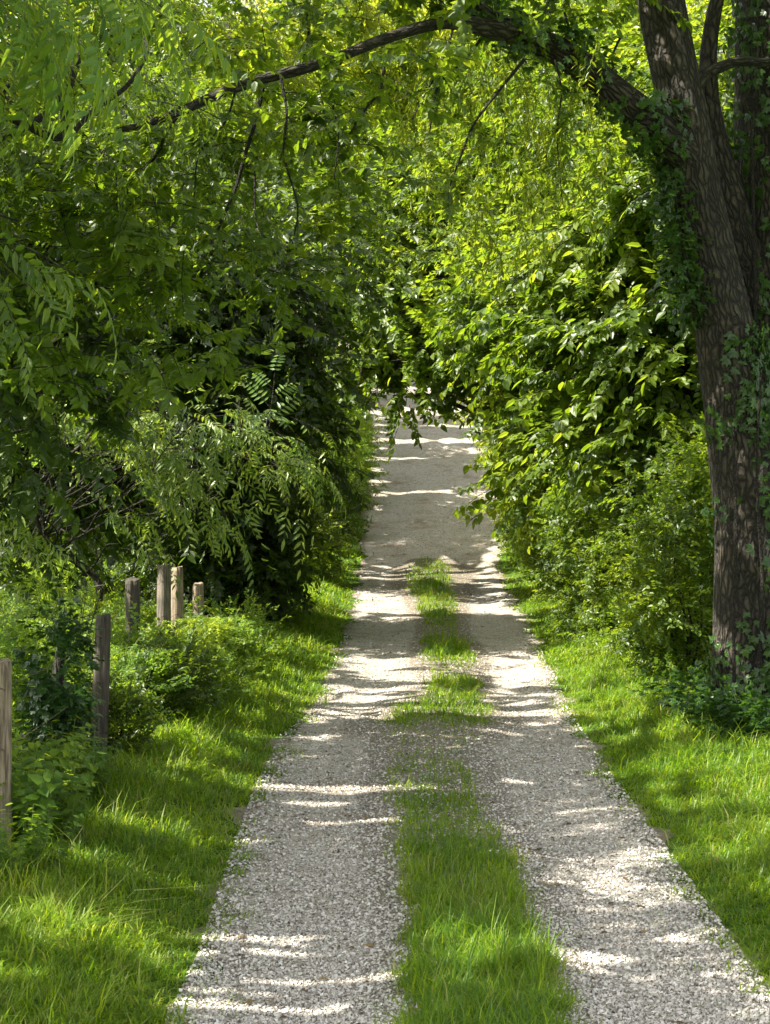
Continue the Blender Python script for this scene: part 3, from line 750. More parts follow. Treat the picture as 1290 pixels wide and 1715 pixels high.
for i, (rows, d0) in enumerate([
  ([(880,98,9),(838,150,7),(800,205,6),(768,268,5),(750,320,3)], D-1.1),
  ([(645,95,8),(640,150,6),(610,175,5),(585,225,3)], D-1.4),
  ([(505,120,8),(520,60,7),(512,0,5),(505,-80,4)], D-1.7),
  ([(440,145,12),(430,200,10),(415,262,9),(388,322,8),(365,385,6),(352,440,4)], D-2.0),
  ([(300,190,10),(282,228,8),(258,262,7),(236,300,6),(214,352,3)], D-2.4),
  ([(760,42,6),(740,110,5),(720,180,4),(716,260,3)], D-1.0),
  ([(930,100,5),(944,160,4),(930,230,3),(941,330,2)], D-.9),
  ([(430,262,6),(425,320,5),(430,400,3)], D-2.0),
  ([(990,130,7),(965,60,6),(950,10,5),(960,-60,4)], D-.6),
  ([(1040,60,6),(1030,110,5),(1050,160,4)], D-.3),
  ([(575,95,6),(560,160,5),(572,230,4),(560,300,3)], D-1.7),
  ([(395,150,6),(380,210,5),(340,260,4),(325,330,3)], D-2.4),
  ([(470,125,7),(485,190,6),(478,260,5),(500,340,4),(492,400,3)], D-2.2),
  ([(820,44,8),(770,100,6),(735,125,5),(690,200,3)], D-.95)]):
    wood_part('twig', [twigline([(a_, b_, c_*.75) for a_, b_, c_ in rows], d0, None, 26, i)], TWIG, big)
    tp_ = catmull(np.array([P(a_, b_, d0) for a_, b_, c_ in rows]), 60)[rng.integers(14, 60, 16)]
    tw.append(place('broad', tp_, rng.normal(0, .7, (16, 3))+[0, 0, -.6], None, (.5, .9), rng.uniform(.2, .7, 16)))
# crown: hanging masses along the arching limb, and the high crown above the frame
g = np.random.default_rng(5); cl = tw
def curtain(px0, px1, py0, py1, d0, d1, n, tint, kind='droop', sc=(.7,1.1), dens=None):
    px = g.uniform(px0, px1, n); py = py0+(py1-py0)*g.random(n)**1.25
    if dens is not None:
        k = g.random(n) < dens(px, py); px, py = px[k], py[k]
    d = g.uniform(d0, d1, len(px))
    p = np.stack([(px-645)/F*d, d, EYE+(HOR-py)/F*d], -1)
    f = g.normal(0, 1, (len(px), 3)); f[:,2] = f[:,2]*.25-.25
    # clumpiness
    c = wob(p[:,0]*3.1, p[:,2]*2.7+p[:,1]) > -.35+.5*(py-py0)/(py1-py0)
    p, f = p[c], f[c]
    t = np.clip(tint+.2*wob(p[:,0]*2, p[:,2]*2)+g.normal(0,.1,len(p)), 0, 1)
    return place(kind, p, f, None, sc, t, g=g)
cl.append(curtain(170, 620, 200, 520, 15.0, 16.2, 250, .40, 'broad', (1.0,1.5)))
cl.append(curtain(60, 420, 190, 640, 14.0, 15.2, 240, .35, 'broad', (1.0,1.5)))
cl.append(curtain(0, 260, 230, 640, 13.2, 14.2, 170, .40, 'broad', (1.0,1.5)))
cl.append(curtain(420, 600, 130, 560, 15.6, 16.8, 170, .3, 'broad', (1.0,1.5)))
cl.append(curtain(160, 500, 150, 620, 14.4, 15.6, 120, .40, 'droop'))
cl.append(curtain(240, 760, -60, 100, 15.4, 17.6, 230, .35, 'broad', (1.0,1.5)))
cl.append(curtain(640, 1080, -120, 30, 14.5, 17.0, 150, .40, 'broad', (1.0,1.5)))
cl.append(curtain(230, 760, 60, 190, 13.2, 14.4, 105, .40, 'broad', (.9,1.2)))
high = []
for (x, y, z, r, n) in ((3.2,16,8.8,1.6,130),(1.4,15.4,8.9,1.7,150),(-.3,15.2,8.6,1.6,140),(-1.8,14.4,8.0,1.4,130),(4.6,17.5,9.2,1.7,130),(2.6,18.6,9.6,1.8,130),(.6,13.2,8.6,1.5,120),(4.2,14.2,8.4,1.5,110),(2.2,12.2,8.9,1.6,110),(-4.3,14.8,8.8,1.6,120),(-3.2,12,8.6,1.5,110),(-2.6,9.6,8.6,1.5,110),(-4.8,17.5,9.2,1.6,110),(-2.6,17.2,8.9,1.5,100),(-4.6,11,9.2,1.6,110),(-1.6,11,8.6,1.4,100),(-3.4,19.2,9.3,1.4,90),(-1.4,7.8,8.2,1.4,100),(-3.8,8,9.0,1.5,100)):
    cl.append(clump('broad', (x, y, z), (r, r, r*.65), int(n*2.2), .4, (.9,1.3), .4, g=g))  # left-hand clumps are added out of view to shade the right verge
foliage('crown', cl, L_MID, big)
cl = []
cl.append(curtain(400, 760, -40, 60, 16.5, 18.5, 120, .5))
cl.append(curtain(650, 1020, 60, 420, 15.4, 18.5, 560, .30, sc=(.7,1.0), dens=lambda px, py: 1-.6*np.abs((px-820)/190)**2))
cl.append(curtain(860, 1110, 130, 330, 16.0, 19.0, 110, .4, sc=(.6,.9)))
foliage('crown_tips', cl, L_LIME, big, 'yellow green hanging foliage coloured as if lit through from behind')  # lime leaf colour here paints in the light from behind

# creeper on the trunk, the arching limb and the ground round it
def creeper(name, label, pts, rad, sel, n, seed, off=.03, down=.8, scale=(.7,1.15), cull=False, kind='palm5'):
    g = np.random.default_rng(seed); pr = catmull(np.hstack([np.array(pts), np.array(rad)[:,None]]), 200)
    i = g.integers(0, 199, n); c = pr[i,:3]; r = pr[i,3]; t = pr[i+1,:3]-pr[i,:3]; t /= np.linalg.norm(t, axis=1)[:,None]
    a = g.uniform(0, 2*math.pi, n)
    x = np.cross(t, [0,-1,0.01]); x /= np.linalg.norm(x, axis=1)[:,None]; y = np.cross(t, x)
    y *= np.sign(-y[:,1])[:,None]            # y points to the camera side
    nr = np.cos(a)[:,None]*x+np.sin(a)[:,None]*y
    p = c+nr*(r+off*g.uniform(.4,2.2,n))[:,None]
    py = HOR-(p[:,2]-EYE)*F/p[:,1]; px = 645+p[:,0]*F/p[:,1]
    k = sel(px, py, np.cos(a)*np.sign(x[:,0]), np.sin(a), g)
    p, nr, t = p[k], nr[k], t[k]
    f = g.normal(0, .6, p.shape)+np.array([0,0,-down]); f -= nr*(f*nr).sum(1)[:,None]*.8
    o_ = thing(name, label, 'climbing plant', p[np.argmin(p[:,2])])
    foliage('leaves', [place(kind, p, f, nr, scale, np.clip(g.normal(.45,.18,len(p)),0,1), .4, g, cull)], L_IVY, o_)
    return o_, p
def selA(px, py, sx, sy, g):
    w = wob(px/45, py/60)
    right = (sx > .15+.25*w) & (py > 560)
    lefts = (sx < -.75) & (py > 250) & (py < 520) & (w > -.5)
    base = (py > 1090)
    few = (sy > .2) & (w > .38) & (py > 540)
    return (right & (g.random(len(px)) < .65)) | lefts | base | few
vine, vp = creeper('climbing_creeper', 'five leaved creeper climbing the leaning trunk from its base', pa[:-3], ra[:-3], selA, 3000, 41)
wood_part('stem', [twigline([(1232,1225,7),(1228,1050,6),(1236,900,6),(1225,760,5),(1232,640,4)], D-.42, None, 40, 3), twigline([(1262,1225,8),(1272,1000,7),(1262,800,5),(1275,620,4)], D-.42, None, 40, 5)], TWIG, vine)
vine2, _ = creeper('climbing_creeper', 'dark creeper thickly covering the rear stem at the right edge', pb[:-1], rb[:-1], lambda px, py, sx, sy, g: (g.random(len(px)) < .55+.45*wob(px/60, py/80)), 1700, 43, .05)
wood_part('stem', [twigline([(1290,1230,9),(1270,900,8),(1262,500,7),(1258,200,5)], D+.1, None, 40, 6)], TWIG, vine2)
vine3, _ = creeper('climbing_creeper', 'creeper leaves running along the top of the arching limb', pe[1:], re[1:], lambda px, py, sx, sy, g: (g.random(len(px)) < .75) & (wob(px/40, py/40) > -.3), 430, 47, .04, .2)
wood_part('stem', [twigline([(1085,185,6),(1010,125,6),(930,72,5),(860,42,5)], D-.45, None, 30, 8)], TWIG, vine3)
# ragged left edge of creeper hanging beside the fork
g = np.random.default_rng(49)
rows = [(1118,250),(1128,320),(1145,390),(1150,440),(1160,490)]
cl = []
for (px, py) in rows:
    c = P(px-14, py, D-.2); cl.append(clump('palm5', c, (.14,.16,.22), 34, .6, (.7,1.0), .4, g=g))
v4 = thing('climbing_creeper', 'leafy creeper fringe hanging on the left side of the leaning trunk below the fork', 'climbing plant', P(1160,520,D-.2))
foliage('leaves', cl, L_IVY, v4)
wood_part('stem', [twigline([(1165,530,6),(1150,430,5),(1125,300,4),(1112,240,4)], D-.2, None, 24, 2)], TWIG, v4)

# ================================================================== TREES
def W(px, py, d): p = P(px, py, d); return tuple(p)
def ex(*rows): return [(*P(px, py, d), k) for (px, py, d, k) in rows]
# near tree at the left edge, its leaves hang into the top left corner
nb = np.array([-4.6, 8.6, float(gz(-4.6, 8.6))])
nt_ = thing('walnut_tree', 'near tree with long bright compound leaves hanging into the top left corner', 'tree', nb)
wood_part('trunk', [tube([nb-[0,0,.2], nb+[.1,.1,2], nb+[.3,.2,4], nb+[.6,.3,6.2]], [.26,.2,.17,.10], 18, 40, seed=1, lump=.04)], BARK, nt_)
for i, (rows, d0, d1) in enumerate([
  ([(-300,330,20),(-120,290,17),(0,222,15),(60,205,13),(108,168,11),(135,110,9),(140,60,6)], 11.5, 12.2),
  ([(-60,170,12),(20,200,11),(100,232,14),(108,170,14),(128,105,16),(138,85,15)], 11.8, 12.1),
  ([(110,236,10),(160,190,9),(222,140,8),(240,90,7),(242,60,5)], 11.9, 12.4),
  ([(-350,-40,16),(-150,-60,12),(60,-50,8),(200,-20,5)], 8.6, 8.8),
  ([(-350,420,12),(-150,380,9),(-40,350,6),(30,370,4)], 9.2, 9.4)]):
    wood_part('limb', [twigline(rows, d0, d1, 40, 20+i)], TWIG, nt_)
g = np.random.default_rng(61); cl = []
def spot(kind, px, py, d, spread, n, f0, sc, tint, fr=.35):
    p = np.array([P(px+g.normal(0, spread[0]), py+g.normal(0, spread[1]), d+g.normal(0, .25)) for _ in range(n)])
    f = np.array(f0)+g.normal(0, fr, (n, 3))
    return place(kind, p, f, None, sc, np.clip(g.normal(tint, .12, n), 0, 1), g=g, cull=False)
cl.append(spot('walnut', -60, -50, 8.6, (60,24), 8, (.5,-.1,-.5), (1.3,1.6), .45))
cl.append(spot('walnut', 60, -115, 8.8, (40,18), 4, (.5,0,-.4), (1.2,1.4), .35))
foliage('crown_tips', cl, L_WEED, nt_, 'yellow green compound leaves in the top left corner, coloured bright as if sunlit'); cl = []  # lighter leaf material stands in for sun on these shaded tips
cl.append(spot('walnut', -40, 340, 9.2, (30,30), 6, (.5,0,-.8), (1.1,1.3), .3))
cl.append(spot('walnut', -20, 130, 10.5, (50,60), 10, (.6,0,-.4), (.8,1), .4))
cl.append(spot('walnut', 60, 60, 13.0, (90,50), 12, (.6,.1,-.4), (.8,1), .5))
cl.append(spot('walnut', 110, 190, 13.4, (110,80), 16, (.5,.2,-.4), (.8,1), .4))
for (x, y, z, r, n) in ((-4.2,8.6,6.2,1.6,60),(-3.0,9.4,6.6,1.5,60),(-4.6,10.6,6.0,1.6,60),(-5.6,8.2,5.4,1.6,60),(-3.2,7.4,6.0,1.3,45),(-4.8,6.6,5.8,1.4,45),(-4.0,11.6,5.6,1.4,50),(-3.4,8.0,5.4,1.2,60),(-2.9,6.4,6.2,1.3,60),(-4.4,5.2,6.4,1.4,60),(-3.0,10.6,7.2,1.3,55),(-4.2,12.6,7.0,1.4,55),(-5.4,10.8,7.0,1.5,55),(-5.6,6.4,6.6,1.5,55),(-3.6,4.4,7.2,1.4,50),(-2.4,8.2,7.4,1.2,50)):
    cl.append(clump('walnut', (x,y,z), (r,r,r*.7), int(n*1.5), .4, (.8,1.1), .5, g=g))  # out-of-view clumps, thickened to shade the near lane
for (x, y, z, r) in ((-5.6,8.9,5.6,1.1),(-5.4,7.6,5.8,1.1),(-5.5,10.4,5.8,1.1),(-6.4,9.6,7.0,1.2),(-6.2,8.0,7.0,1.2),(-5.0,6.6,6.2,1.1),(-5.6,11.8,6.4,1.2),(-4.6,9.2,5.0,.8),(-4.8,10.6,5.2,.8)):
    cl.append(clump('broad', (x,y,z), (r,r,r*.6), 170, .3, (1.2,1.7), .5, g=g))  # broad-leaved clumps added out of view, also for shade on the lane
foliage('crown', cl, L_MID, nt_)

# left row of trees that shade the lane
LG = 'trees in the dark row on the left of the lane'
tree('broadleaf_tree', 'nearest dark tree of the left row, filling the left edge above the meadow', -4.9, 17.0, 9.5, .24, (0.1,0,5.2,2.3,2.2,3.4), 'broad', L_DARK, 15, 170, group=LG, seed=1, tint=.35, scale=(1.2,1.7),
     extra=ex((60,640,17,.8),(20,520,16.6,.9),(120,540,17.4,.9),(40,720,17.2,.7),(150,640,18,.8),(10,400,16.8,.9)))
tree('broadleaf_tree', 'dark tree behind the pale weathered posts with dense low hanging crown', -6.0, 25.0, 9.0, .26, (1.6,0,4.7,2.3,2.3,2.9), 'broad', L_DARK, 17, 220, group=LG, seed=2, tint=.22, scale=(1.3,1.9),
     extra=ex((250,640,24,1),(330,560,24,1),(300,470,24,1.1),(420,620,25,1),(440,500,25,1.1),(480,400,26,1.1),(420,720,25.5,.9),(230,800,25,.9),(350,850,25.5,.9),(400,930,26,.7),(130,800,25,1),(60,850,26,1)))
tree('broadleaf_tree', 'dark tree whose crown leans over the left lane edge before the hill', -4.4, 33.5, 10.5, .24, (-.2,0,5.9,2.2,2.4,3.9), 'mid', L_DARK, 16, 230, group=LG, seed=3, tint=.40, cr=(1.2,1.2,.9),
     extra=ex((520,560,32,1),(460,640,32,.9),(480,640,33,.7),(460,720,34,.7),(465,800,34,.6),(440,740,33,.8)))
tree('broadleaf_tree', 'far tree of the left row standing where the lane starts to climb', -5.8, 43, 10.5, .22, (.8,0,5.9,2.5,2.4,3.6), 'mid', L_MID, 16, 230, group=LG, seed=4, tint=.5, cr=(1.3,1.3,.95),
     extra=ex((510,620,42,.7),(545,520,42,.8)))
tree('broadleaf_tree', 'left tree added halfway up the climbing lane to shade it', -6.6, 49, 11.5, .22, (1.5,-.8,6.4,2.6,2.6,3.2), 'mid', L_MID, 16, 230, group=LG, seed=16, tint=.5, cr=(1.4,1.4,1))  # added so that its crown shades the climbing lane
tree('broadleaf_tree', 'left tree added near the top of the climbing lane for shade', -7.2, 57, 12, .24, (1.5,-.6,6.6,2.7,2.8,3.6), 'far', L_MID, 16, 150, group=LG, seed=17, tint=.5, cr=(1.5,1.5,1.1))  # likewise put in for shade on the upper lane
tree('broadleaf_tree', 'left tree added in the gap of the row to shade the foot of the hill', -5.6, 38.6, 11, .22, (.2,0,6.3,2.3,2.6,3.4), 'mid', L_DARK, 14, 220, group=LG, seed=15, tint=.4, cr=(1.3,1.3,1))  # added where sun came through the row onto the lane
tree('broadleaf_tree', 'thin left tree added out beside the meadow to shade the near lane', -6.0, 12.6, 8.6, .2, (0.4,.2,5.4,2.0,2.4,2.4), 'broad', L_MID, 12, 200, group=LG, seed=5, tint=.4)  # stands outside the frame, put in for shade on the near lane
tree('broadleaf_tree', 'left tree set back in the meadow behind the nearest dark tree', -8.2, 21, 7.5, .22, (0,0,4.0,2.4,2.4,2.4), 'mid', L_MID, 15, 200, group=LG, seed=6, tint=.5, cr=(1.3,1.3,.9))
tree('broadleaf_tree', 'left tree set back behind the dark tree at the foot of the hill', -9, 30, 8, .24, (0,0,4.4,2.8,2.6,2.8), 'mid', L_MID, 16, 210, group=LG, seed=7, tint=.5, cr=(1.4,1.4,1))

# pale feathery small tree in front of the dark row
lt = tree('locust_tree', 'small feathery tree with pale green leaf fans above the fence posts', -3.9, 21.6, 4.1, .05, (.7,0,2.9,1.2,1.0,.7), 'walnut', L_GREY, 4, 15, group=None, seed=8, tint=.8, cr=(.6,.5,.2), droop=.3, scale=(1.1,1.6),
     extra=ex((330,680,20.5,1),(260,700,20.5,.9),(400,710,20.5,1),(440,730,20.8,.7),(150,760,20.5,.9),(90,790,20.5,.8),(230,770,20.3,1),(330,780,20.3,1),(400,790,20.5,.9),(370,660,21,.7),(455,700,21.2,.5),(290,830,20.4,.8),(130,850,20.6,.8),(60,890,20.8,.8),(350,730,20.3,1),(200,850,20.6,.8),(440,780,20.3,.6),(20,820,20.5,.9),(20,930,21,.8),(110,930,21,.8),(200,910,21,.7),(-20,700,20.5,1),(60,720,20.5,.9)))

# tree whose branch closes the arch over the lane
tree('arching_tree', 'tree on the right bank with a leafy bough closing the arch over the lane', 3.9, 33, 10, .24, (-.6,0,6.6,2.2,2.0,2.6), 'broad', L_MID, 14, 150, seed=9, tint=.45, scale=(1.4,2.0),
     extra=ex((720,460,31,.9),(650,500,31,.8),(590,540,31,.6),(700,520,30.5,.6),(690,595,30,.45),(685,640,30,.38),(678,665,30,.28),(760,590,30,.5),(600,615,30,.42),(780,520,31,.7),(850,580,31,.65),(860,650,30,.5),(890,710,30,.5),(760,420,32,1),(660,420,32,1),(845,690,29.5,.3),(800,610,30,.4),(600,590,30.5,.36),(725,570,30,.4),(640,570,30.5,.4),(560,620,30.5,.5),(620,420,32.5,1),(560,470,32.5,.9),(700,370,32.5,1),(600,340,33,1),(540,540,31.5,.7),(760,330,33,1),(660,300,33.5,1)))
RG = 'leafy trees in the hedge line on the right of the lane'
tree('hedge_tree', 'nearest sunlit tree of the right hedge line, just left of the leaning trunk', 4.3, 23, 8.5, .18, (.1,0,4.6,1.8,1.8,2.6), 'broad', L_MID, 14, 150, group=RG, seed=10, tint=.42, scale=(1.4,2.0),
     extra=ex((1080,480,22.5,.8),(1000,560,22.5,.8),(1120,600,22,.7),(1040,660,22.5,.7),(940,520,23,.8),(1100,400,23,.9),(1010,430,23,.9),(1120,720,22,.6),(1060,740,22.3,.6),(1000,750,22.8,.6),(1140,830,21.6,.5),(1150,650,22,.6)))
tree('hedge_tree', 'sunlit tree in the middle of the right hedge line', 4.3, 28, 9.5, .2, (-.1,0,5.4,2.0,1.9,3.0), 'broad', L_MID, 14, 150, group=RG, seed=11, tint=.42, scale=(1.5,2.1),
     extra=ex((960,600,27,.9),(900,540,27,.9),(880,460,27,1),(940,380,27.5,1),(1000,330,28,1),(930,720,27,.7),(900,800,28,.6),(960,800,27,.6)))
tree('hedge_tree', 'right hedge tree standing at the foot of the hill', 6.4, 39, 10, .22, (-.6,0,5.8,2.4,2.3,3.4), 'mid', L_LIME, 15, 230, group=RG, seed=12, tint=.5, cr=(1.3,1.3,1),
     extra=ex((890,560,38,.8),(900,640,38,.7),(920,760,38,.6),(880,690,36,.6)))
tree('hedge_tree', 'right tree set back behind the leaning trunk', 7, 22, 10, .24, (0,0,5.6,2.4,2.4,3.4), 'mid', L_MID, 14, 220, group=RG, seed=13, tint=.5, cr=(1.3,1.3,1))
tree('hedge_tree', 'right tree set back behind the middle of the hedge line', 8.2, 31, 12, .28, (0,0,6.6,2.8,2.8,3.8), 'mid', L_LIME, 15, 220, group=RG, seed=14, tint=.5, cr=(1.5,1.5,1.1))

# background trees across the hill
BG = 'background trees closing the view on the hill'
bgt = [(-13,50,15,'at the far left of the hill'),(-8.4,55,15,'left of the lane above the dark row'),(-6.0,66,17,'above the left edge of the far lane'),(6.8,66,14,'just right of the top of the lane'),(6.8,53,14,'right of the lane behind the hedge line'),(11.6,50,15,'at the far right of the hill'),
       (-.5,106,24,'straight above the end of the lane'),(-10,78,17,'high behind the left side of the hill'),(9,76,17,'high behind the right side of the hill'),(-19,70,17,'beyond the far left meadow'),(18,70,17,'beyond the far right of the hedge'),(-5,96,18,'on the hilltop left of centre'),(5,97,18,'on the hilltop right of centre'),(-16,100,19,'on the left shoulder of the hilltop'),(16,100,19,'on the right shoulder of the hilltop'),(1.0,88,21,'in front of the tree at the end of the lane'),(-7,66,16,'left of the far lane top'),(-3.8,82,21,'behind the left edge of the lane top'),(4.6,84,20,'behind the right edge of the lane top'),(-13,38,11,'beside the left meadow nearer the lane')]
for i, (x, y, h, w_) in enumerate(bgt):
    tree('background_tree', 'bright green tree '+w_, x, y, h, .3, (0,0,h*.5,3.6,3.4,h*.46), 'far', [L_LIME, L_MID, L_LIME][i % 3], 22, 190, cr=(1.7,1.7,1.25), group=BG, seed=30+i, tint=.6, limbs=False)

# ================================================================== SHRUBS OF THE RIGHT HEDGE
def shrub(name, label, px, pyb, h, r, kind, leaf, n, seed, tint=.5, group=None, d=None, scale=(.8,1.2), nst=5, cat='shrub'):
    g = np.random.default_rng(seed+900)
    d = d or at(px, pyb); x = (px-645)/F*d; b = np.array([x, d, float(gz(x, d))])
    t = thing(name, label, cat, b, group)
    st = []; cl = []
    k = max(3, int(h/.38))
    for i in range(nst):
        a = g.uniform(0, 6.28); tip = b+np.array([math.cos(a)*r*.6, math.sin(a)*r*.6, h*g.uniform(.6,.9)])
        st.append(tube(limb_path(b-[0,0,.05], tip, .05, 4, g), [.016,.012,.008,.004], 6, 12, seed=i))
    wood_part('stem', st, TWIG, t)
    for i in range(k*3):
        u = (i % k+.5)/k; a = g.uniform(0, 6.28); rr = r*(.35+.5*math.sin(math.pi*min(1, u*.85+.12)))
        c = b+np.array([math.cos(a)*rr, math.sin(a)*rr*.9, h*u*.93+.05])
        q = g.uniform(.7,1.25)
        cl.append(clump(kind, c, (r*.48*q, r*.48*q, min(.5, h/k*.75)*q), max(4, int(n/(k*3))), .2, scale, float(np.clip(tint+g.normal(0,.13),0,1)), g=g))
    foliage('foliage', cl, leaf, t)
    return t
HG = 'shrubs forming the hedge on the right of the lane'
for i, (px, py, h, r, lf, tn, lab, n) in enumerate([
  (1150,1165,2.7,.60, L_MID, .45, 'dense shrub right beside the leaning trunk at the near end of the hedge', 480),
  (1088,1120,2.6,.62, L_MID, .60, 'light green shrub second from the leaning trunk in the hedge', 480),
  (1020,1085,2.9,.66, L_MID, .4, 'dark shrub in the middle of the hedge where the verge narrows', 340),
  (985,1050,2.9,.62, L_MID, .65, 'tall narrow light green shrub in the middle of the hedge', 330),
  (950,1010,3.0,.70, L_MID, .45, 'dark shrub where the hedge meets the foot of the hill', 330),
  (905,960,2.4,.75, L_MID, .5, 'low shrub beside the far sunny end of the verge', 300),
  (905,905,2.8,.8, L_MID, .5, 'shrub at the lane edge just past the shadow band', 300),
  (890,850,2.4,.75, L_MID, .55, 'shrub on the right bank halfway up the hill', 260),
  (880,780,2.4,.8, L_MID, .6, 'shrub on the right bank high on the hill', 260),
  (1215,1125,2.6,.8, L_DARK, .5, 'shrub behind the base of the leaning trunk', 300),
  (1120,1080,3.6,.9, L_MID, .55, 'taller shrub in the second row behind the hedge', 420),
  (1060,1040,3.8,.9, L_MID, .6, 'tallest shrub of the second row in the middle of the hedge', 420),
  (1000,1000,3.6,.9, L_MID, .5, 'tall shrub of the second row toward the far end of the hedge', 400),
  (955,960,3.6,.9, L_MID, .55, 'tall second row shrub near the shadow band', 380)]):
    shrub('hedge_shrub', lab, px, py, h, r, 'small', lf, n*2.4, i, tn, HG, scale=(.85,1.25) if i < 4 else (1.1,1.6))
SG = 'shrubs along the left bank of the lane'
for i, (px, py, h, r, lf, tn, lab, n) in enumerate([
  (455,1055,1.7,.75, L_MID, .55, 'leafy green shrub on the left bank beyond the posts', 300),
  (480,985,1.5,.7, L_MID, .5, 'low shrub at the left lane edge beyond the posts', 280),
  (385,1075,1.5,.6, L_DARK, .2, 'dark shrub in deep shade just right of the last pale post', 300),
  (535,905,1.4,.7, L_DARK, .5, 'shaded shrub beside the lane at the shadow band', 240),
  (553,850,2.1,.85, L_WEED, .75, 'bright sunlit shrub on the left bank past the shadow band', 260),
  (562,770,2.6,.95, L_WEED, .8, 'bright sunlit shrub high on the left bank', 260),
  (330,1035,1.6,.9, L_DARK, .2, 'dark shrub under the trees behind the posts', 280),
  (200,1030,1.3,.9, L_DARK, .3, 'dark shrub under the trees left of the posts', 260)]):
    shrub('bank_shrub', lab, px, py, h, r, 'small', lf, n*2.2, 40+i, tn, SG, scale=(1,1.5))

# ================================================================== FENCE POSTS AND WEEDS ON THE LEFT
FG = 'old wooden posts of the roadside fence'
def post(px, top, w, d, mat, label, h=None, lean=(0,0), seed=0, square=.6):
    g = np.random.default_rng(seed+300); x = (px-645)/F*d; gzz = float(gz(x, d)); b = np.array([x, d, gzz])
    ztop = EYE+(HOR-top)/F*d; H = ztop-gzz; r = w/2*d/F
    t = thing('fence_post', label, 'fence post', b, FG)
    n, s = 34, 28; a = np.linspace(0, 2*math.pi, s, endpoint=False)
    sq = (np.abs(np.cos(a))**(4)+np.abs(np.sin(a))**4)**(-.25)
    prof = (1-square)+square*sq*.93
    zz = np.concatenate([[-.25], np.linspace(0, H, n)])
    V = []
    ph = g.uniform(0, 6, 6)
    for k, z in enumerate(zz):
        u = max(0, z/H); rr = r*(1.04-.08*u)*(1+.03*math.sin(z*5+ph[0]))
        crack = 1-.10*np.exp(-((a-4.4-.1*math.sin(z*4+ph[3]))/.10)**2)*(u > .3)-.07*np.exp(-((a-5.2-.08*math.sin(z*3))/.07)**2)
        q = prof*rr*crack*(1+.025*np.sin(3*a+ph[1]+z*2)+.02*np.sin(7*a+ph[2]))
        q = q*(1-.10*(u > .985))
        cx = b[0]+lean[0]*z; cy = b[1]+lean[1]*z
        zt = b[2]+z+(0.16*r*np.cos(a+ph[4])+.05*r*np.sin(5*a+ph[5]))*(u > .9)
        V.append(np.stack([cx+q*np.cos(a+.5), cy+q*np.sin(a+.5), np.broadcast_to(zt, a.shape)], -1))
    V = np.array(V); m = len(zz)
    idx = np.arange(m*s).reshape(m, s)
    Q = np.stack([idx[:-1], np.roll(idx,-1,1)[:-1], np.roll(idx,-1,1)[1:], idx[1:]], -1).reshape(-1, 4)
    V = V.reshape(-1, 3); cen = V[idx[-1]].mean(0); ring = cen+(V[idx[-1]]-cen)*.55; o0 = len(V)
    V = np.vstack([V, ring, [cen-[0,0,.006]]])
    ri = np.arange(s)+o0
    Q = np.vstack([Q, np.stack([idx[-1], np.roll(idx[-1],-1), np.roll(ri,-1), ri], -1), [[ri[i], ri[(i+1)%s], ri[(i+2)%s], len(V)-1] for i in range(0, s, 2)]])
    mesh_obj('timber', V, Q, mat, t, smooth=False)
    st = []
    for hz in (H*.86, H*.55):
        c = b+np.array([lean[0]*hz, lean[1]*hz-r*1.0, hz])
        st.append(tube([c+[-.02,0,.01], c+[0,-.015,0], c+[.02,0,-.01]], [.003]*3, 6, 8))
    wood_part('staple', st, WIRE, t)
    return b, H
pp = []
pp.append(post(6, 1106, 27, 11.0, WOOD_PALE, 'pale weathered fence post standing at the left edge of the photo', seed=1, square=.75))
pp.append(post(165, 1030, 27, 14.2, WOOD_DARK, 'dark round fence post standing alone in the weeds', seed=2, lean=(.035,0), square=.15))
pp.append(post(222, 970, 25, 18.2, WOOD_DARK, 'dark grey fence post left of the pair of close set posts', seed=3, square=.5))
pp.append(post(275, 947, 23, 20.4, WOOD_GREY, 'grey fence post, left one of the tall close set pair', seed=4, square=.6))
pp.append(post(298, 950, 20, 20.9, WOOD_PALE, 'pale fence post, right one of the tall close set pair', seed=5, lean=(-.005,0), square=.8))
pp.append(post(332, 977, 19, 21.8, WOOD_PALE, 'short pale tan fence post, the last one by the dark shrub', seed=6, square=.8))
wt = thing('fence_wire', 'thin rusty wire strung between the old wooden posts', 'wire', pp[0][0])
for k, fr in enumerate((.86, .55)):
    pts = [np.array([-2.9, 7.5, .95*fr+.2])]
    for (b, H) in pp: pts.append(b+np.array([0, -.07, H*fr if H < 1.6 else 1.2*fr]))
    full = []
    for a_, b_ in zip(pts[:-1], pts[1:]): full += [a_, (a_+b_)/2-[0,0,.03]]
    full.append(pts[-1]); wood_part('strand', [tube(full, [.0022]*len(full), 5, 90)], WIRE, wt)

# ivy-smothered old post between the pale edge post and the dark one
g = np.random.default_rng(71)
ib = np.array([*P(95, 1240, 13.2)[:2], 0]); ib[2] = gz(ib[0], ib[1])
iv = thing('ivy_column', 'dark ivy clump smothering an old stump between the edge post and the dark post', 'climbing plant', ib)
wood_part('stem', [tube([ib-[0,0,.1], ib+[0,0,.6], ib+[.03,0,1.0]], [.06,.05,.03], 10, 14, lump=.05)], BARK, iv)
cl = [clump('palm5', ib+np.array([R(-.03,.03), 0, z]), (.19,.17,.15), 85, .6, (.6,.85), .02, g=g) for z in (.15,.3,.45,.6,.75,.9,1.05,1.15)]
foliage('leaves', cl, L_IVY, iv)

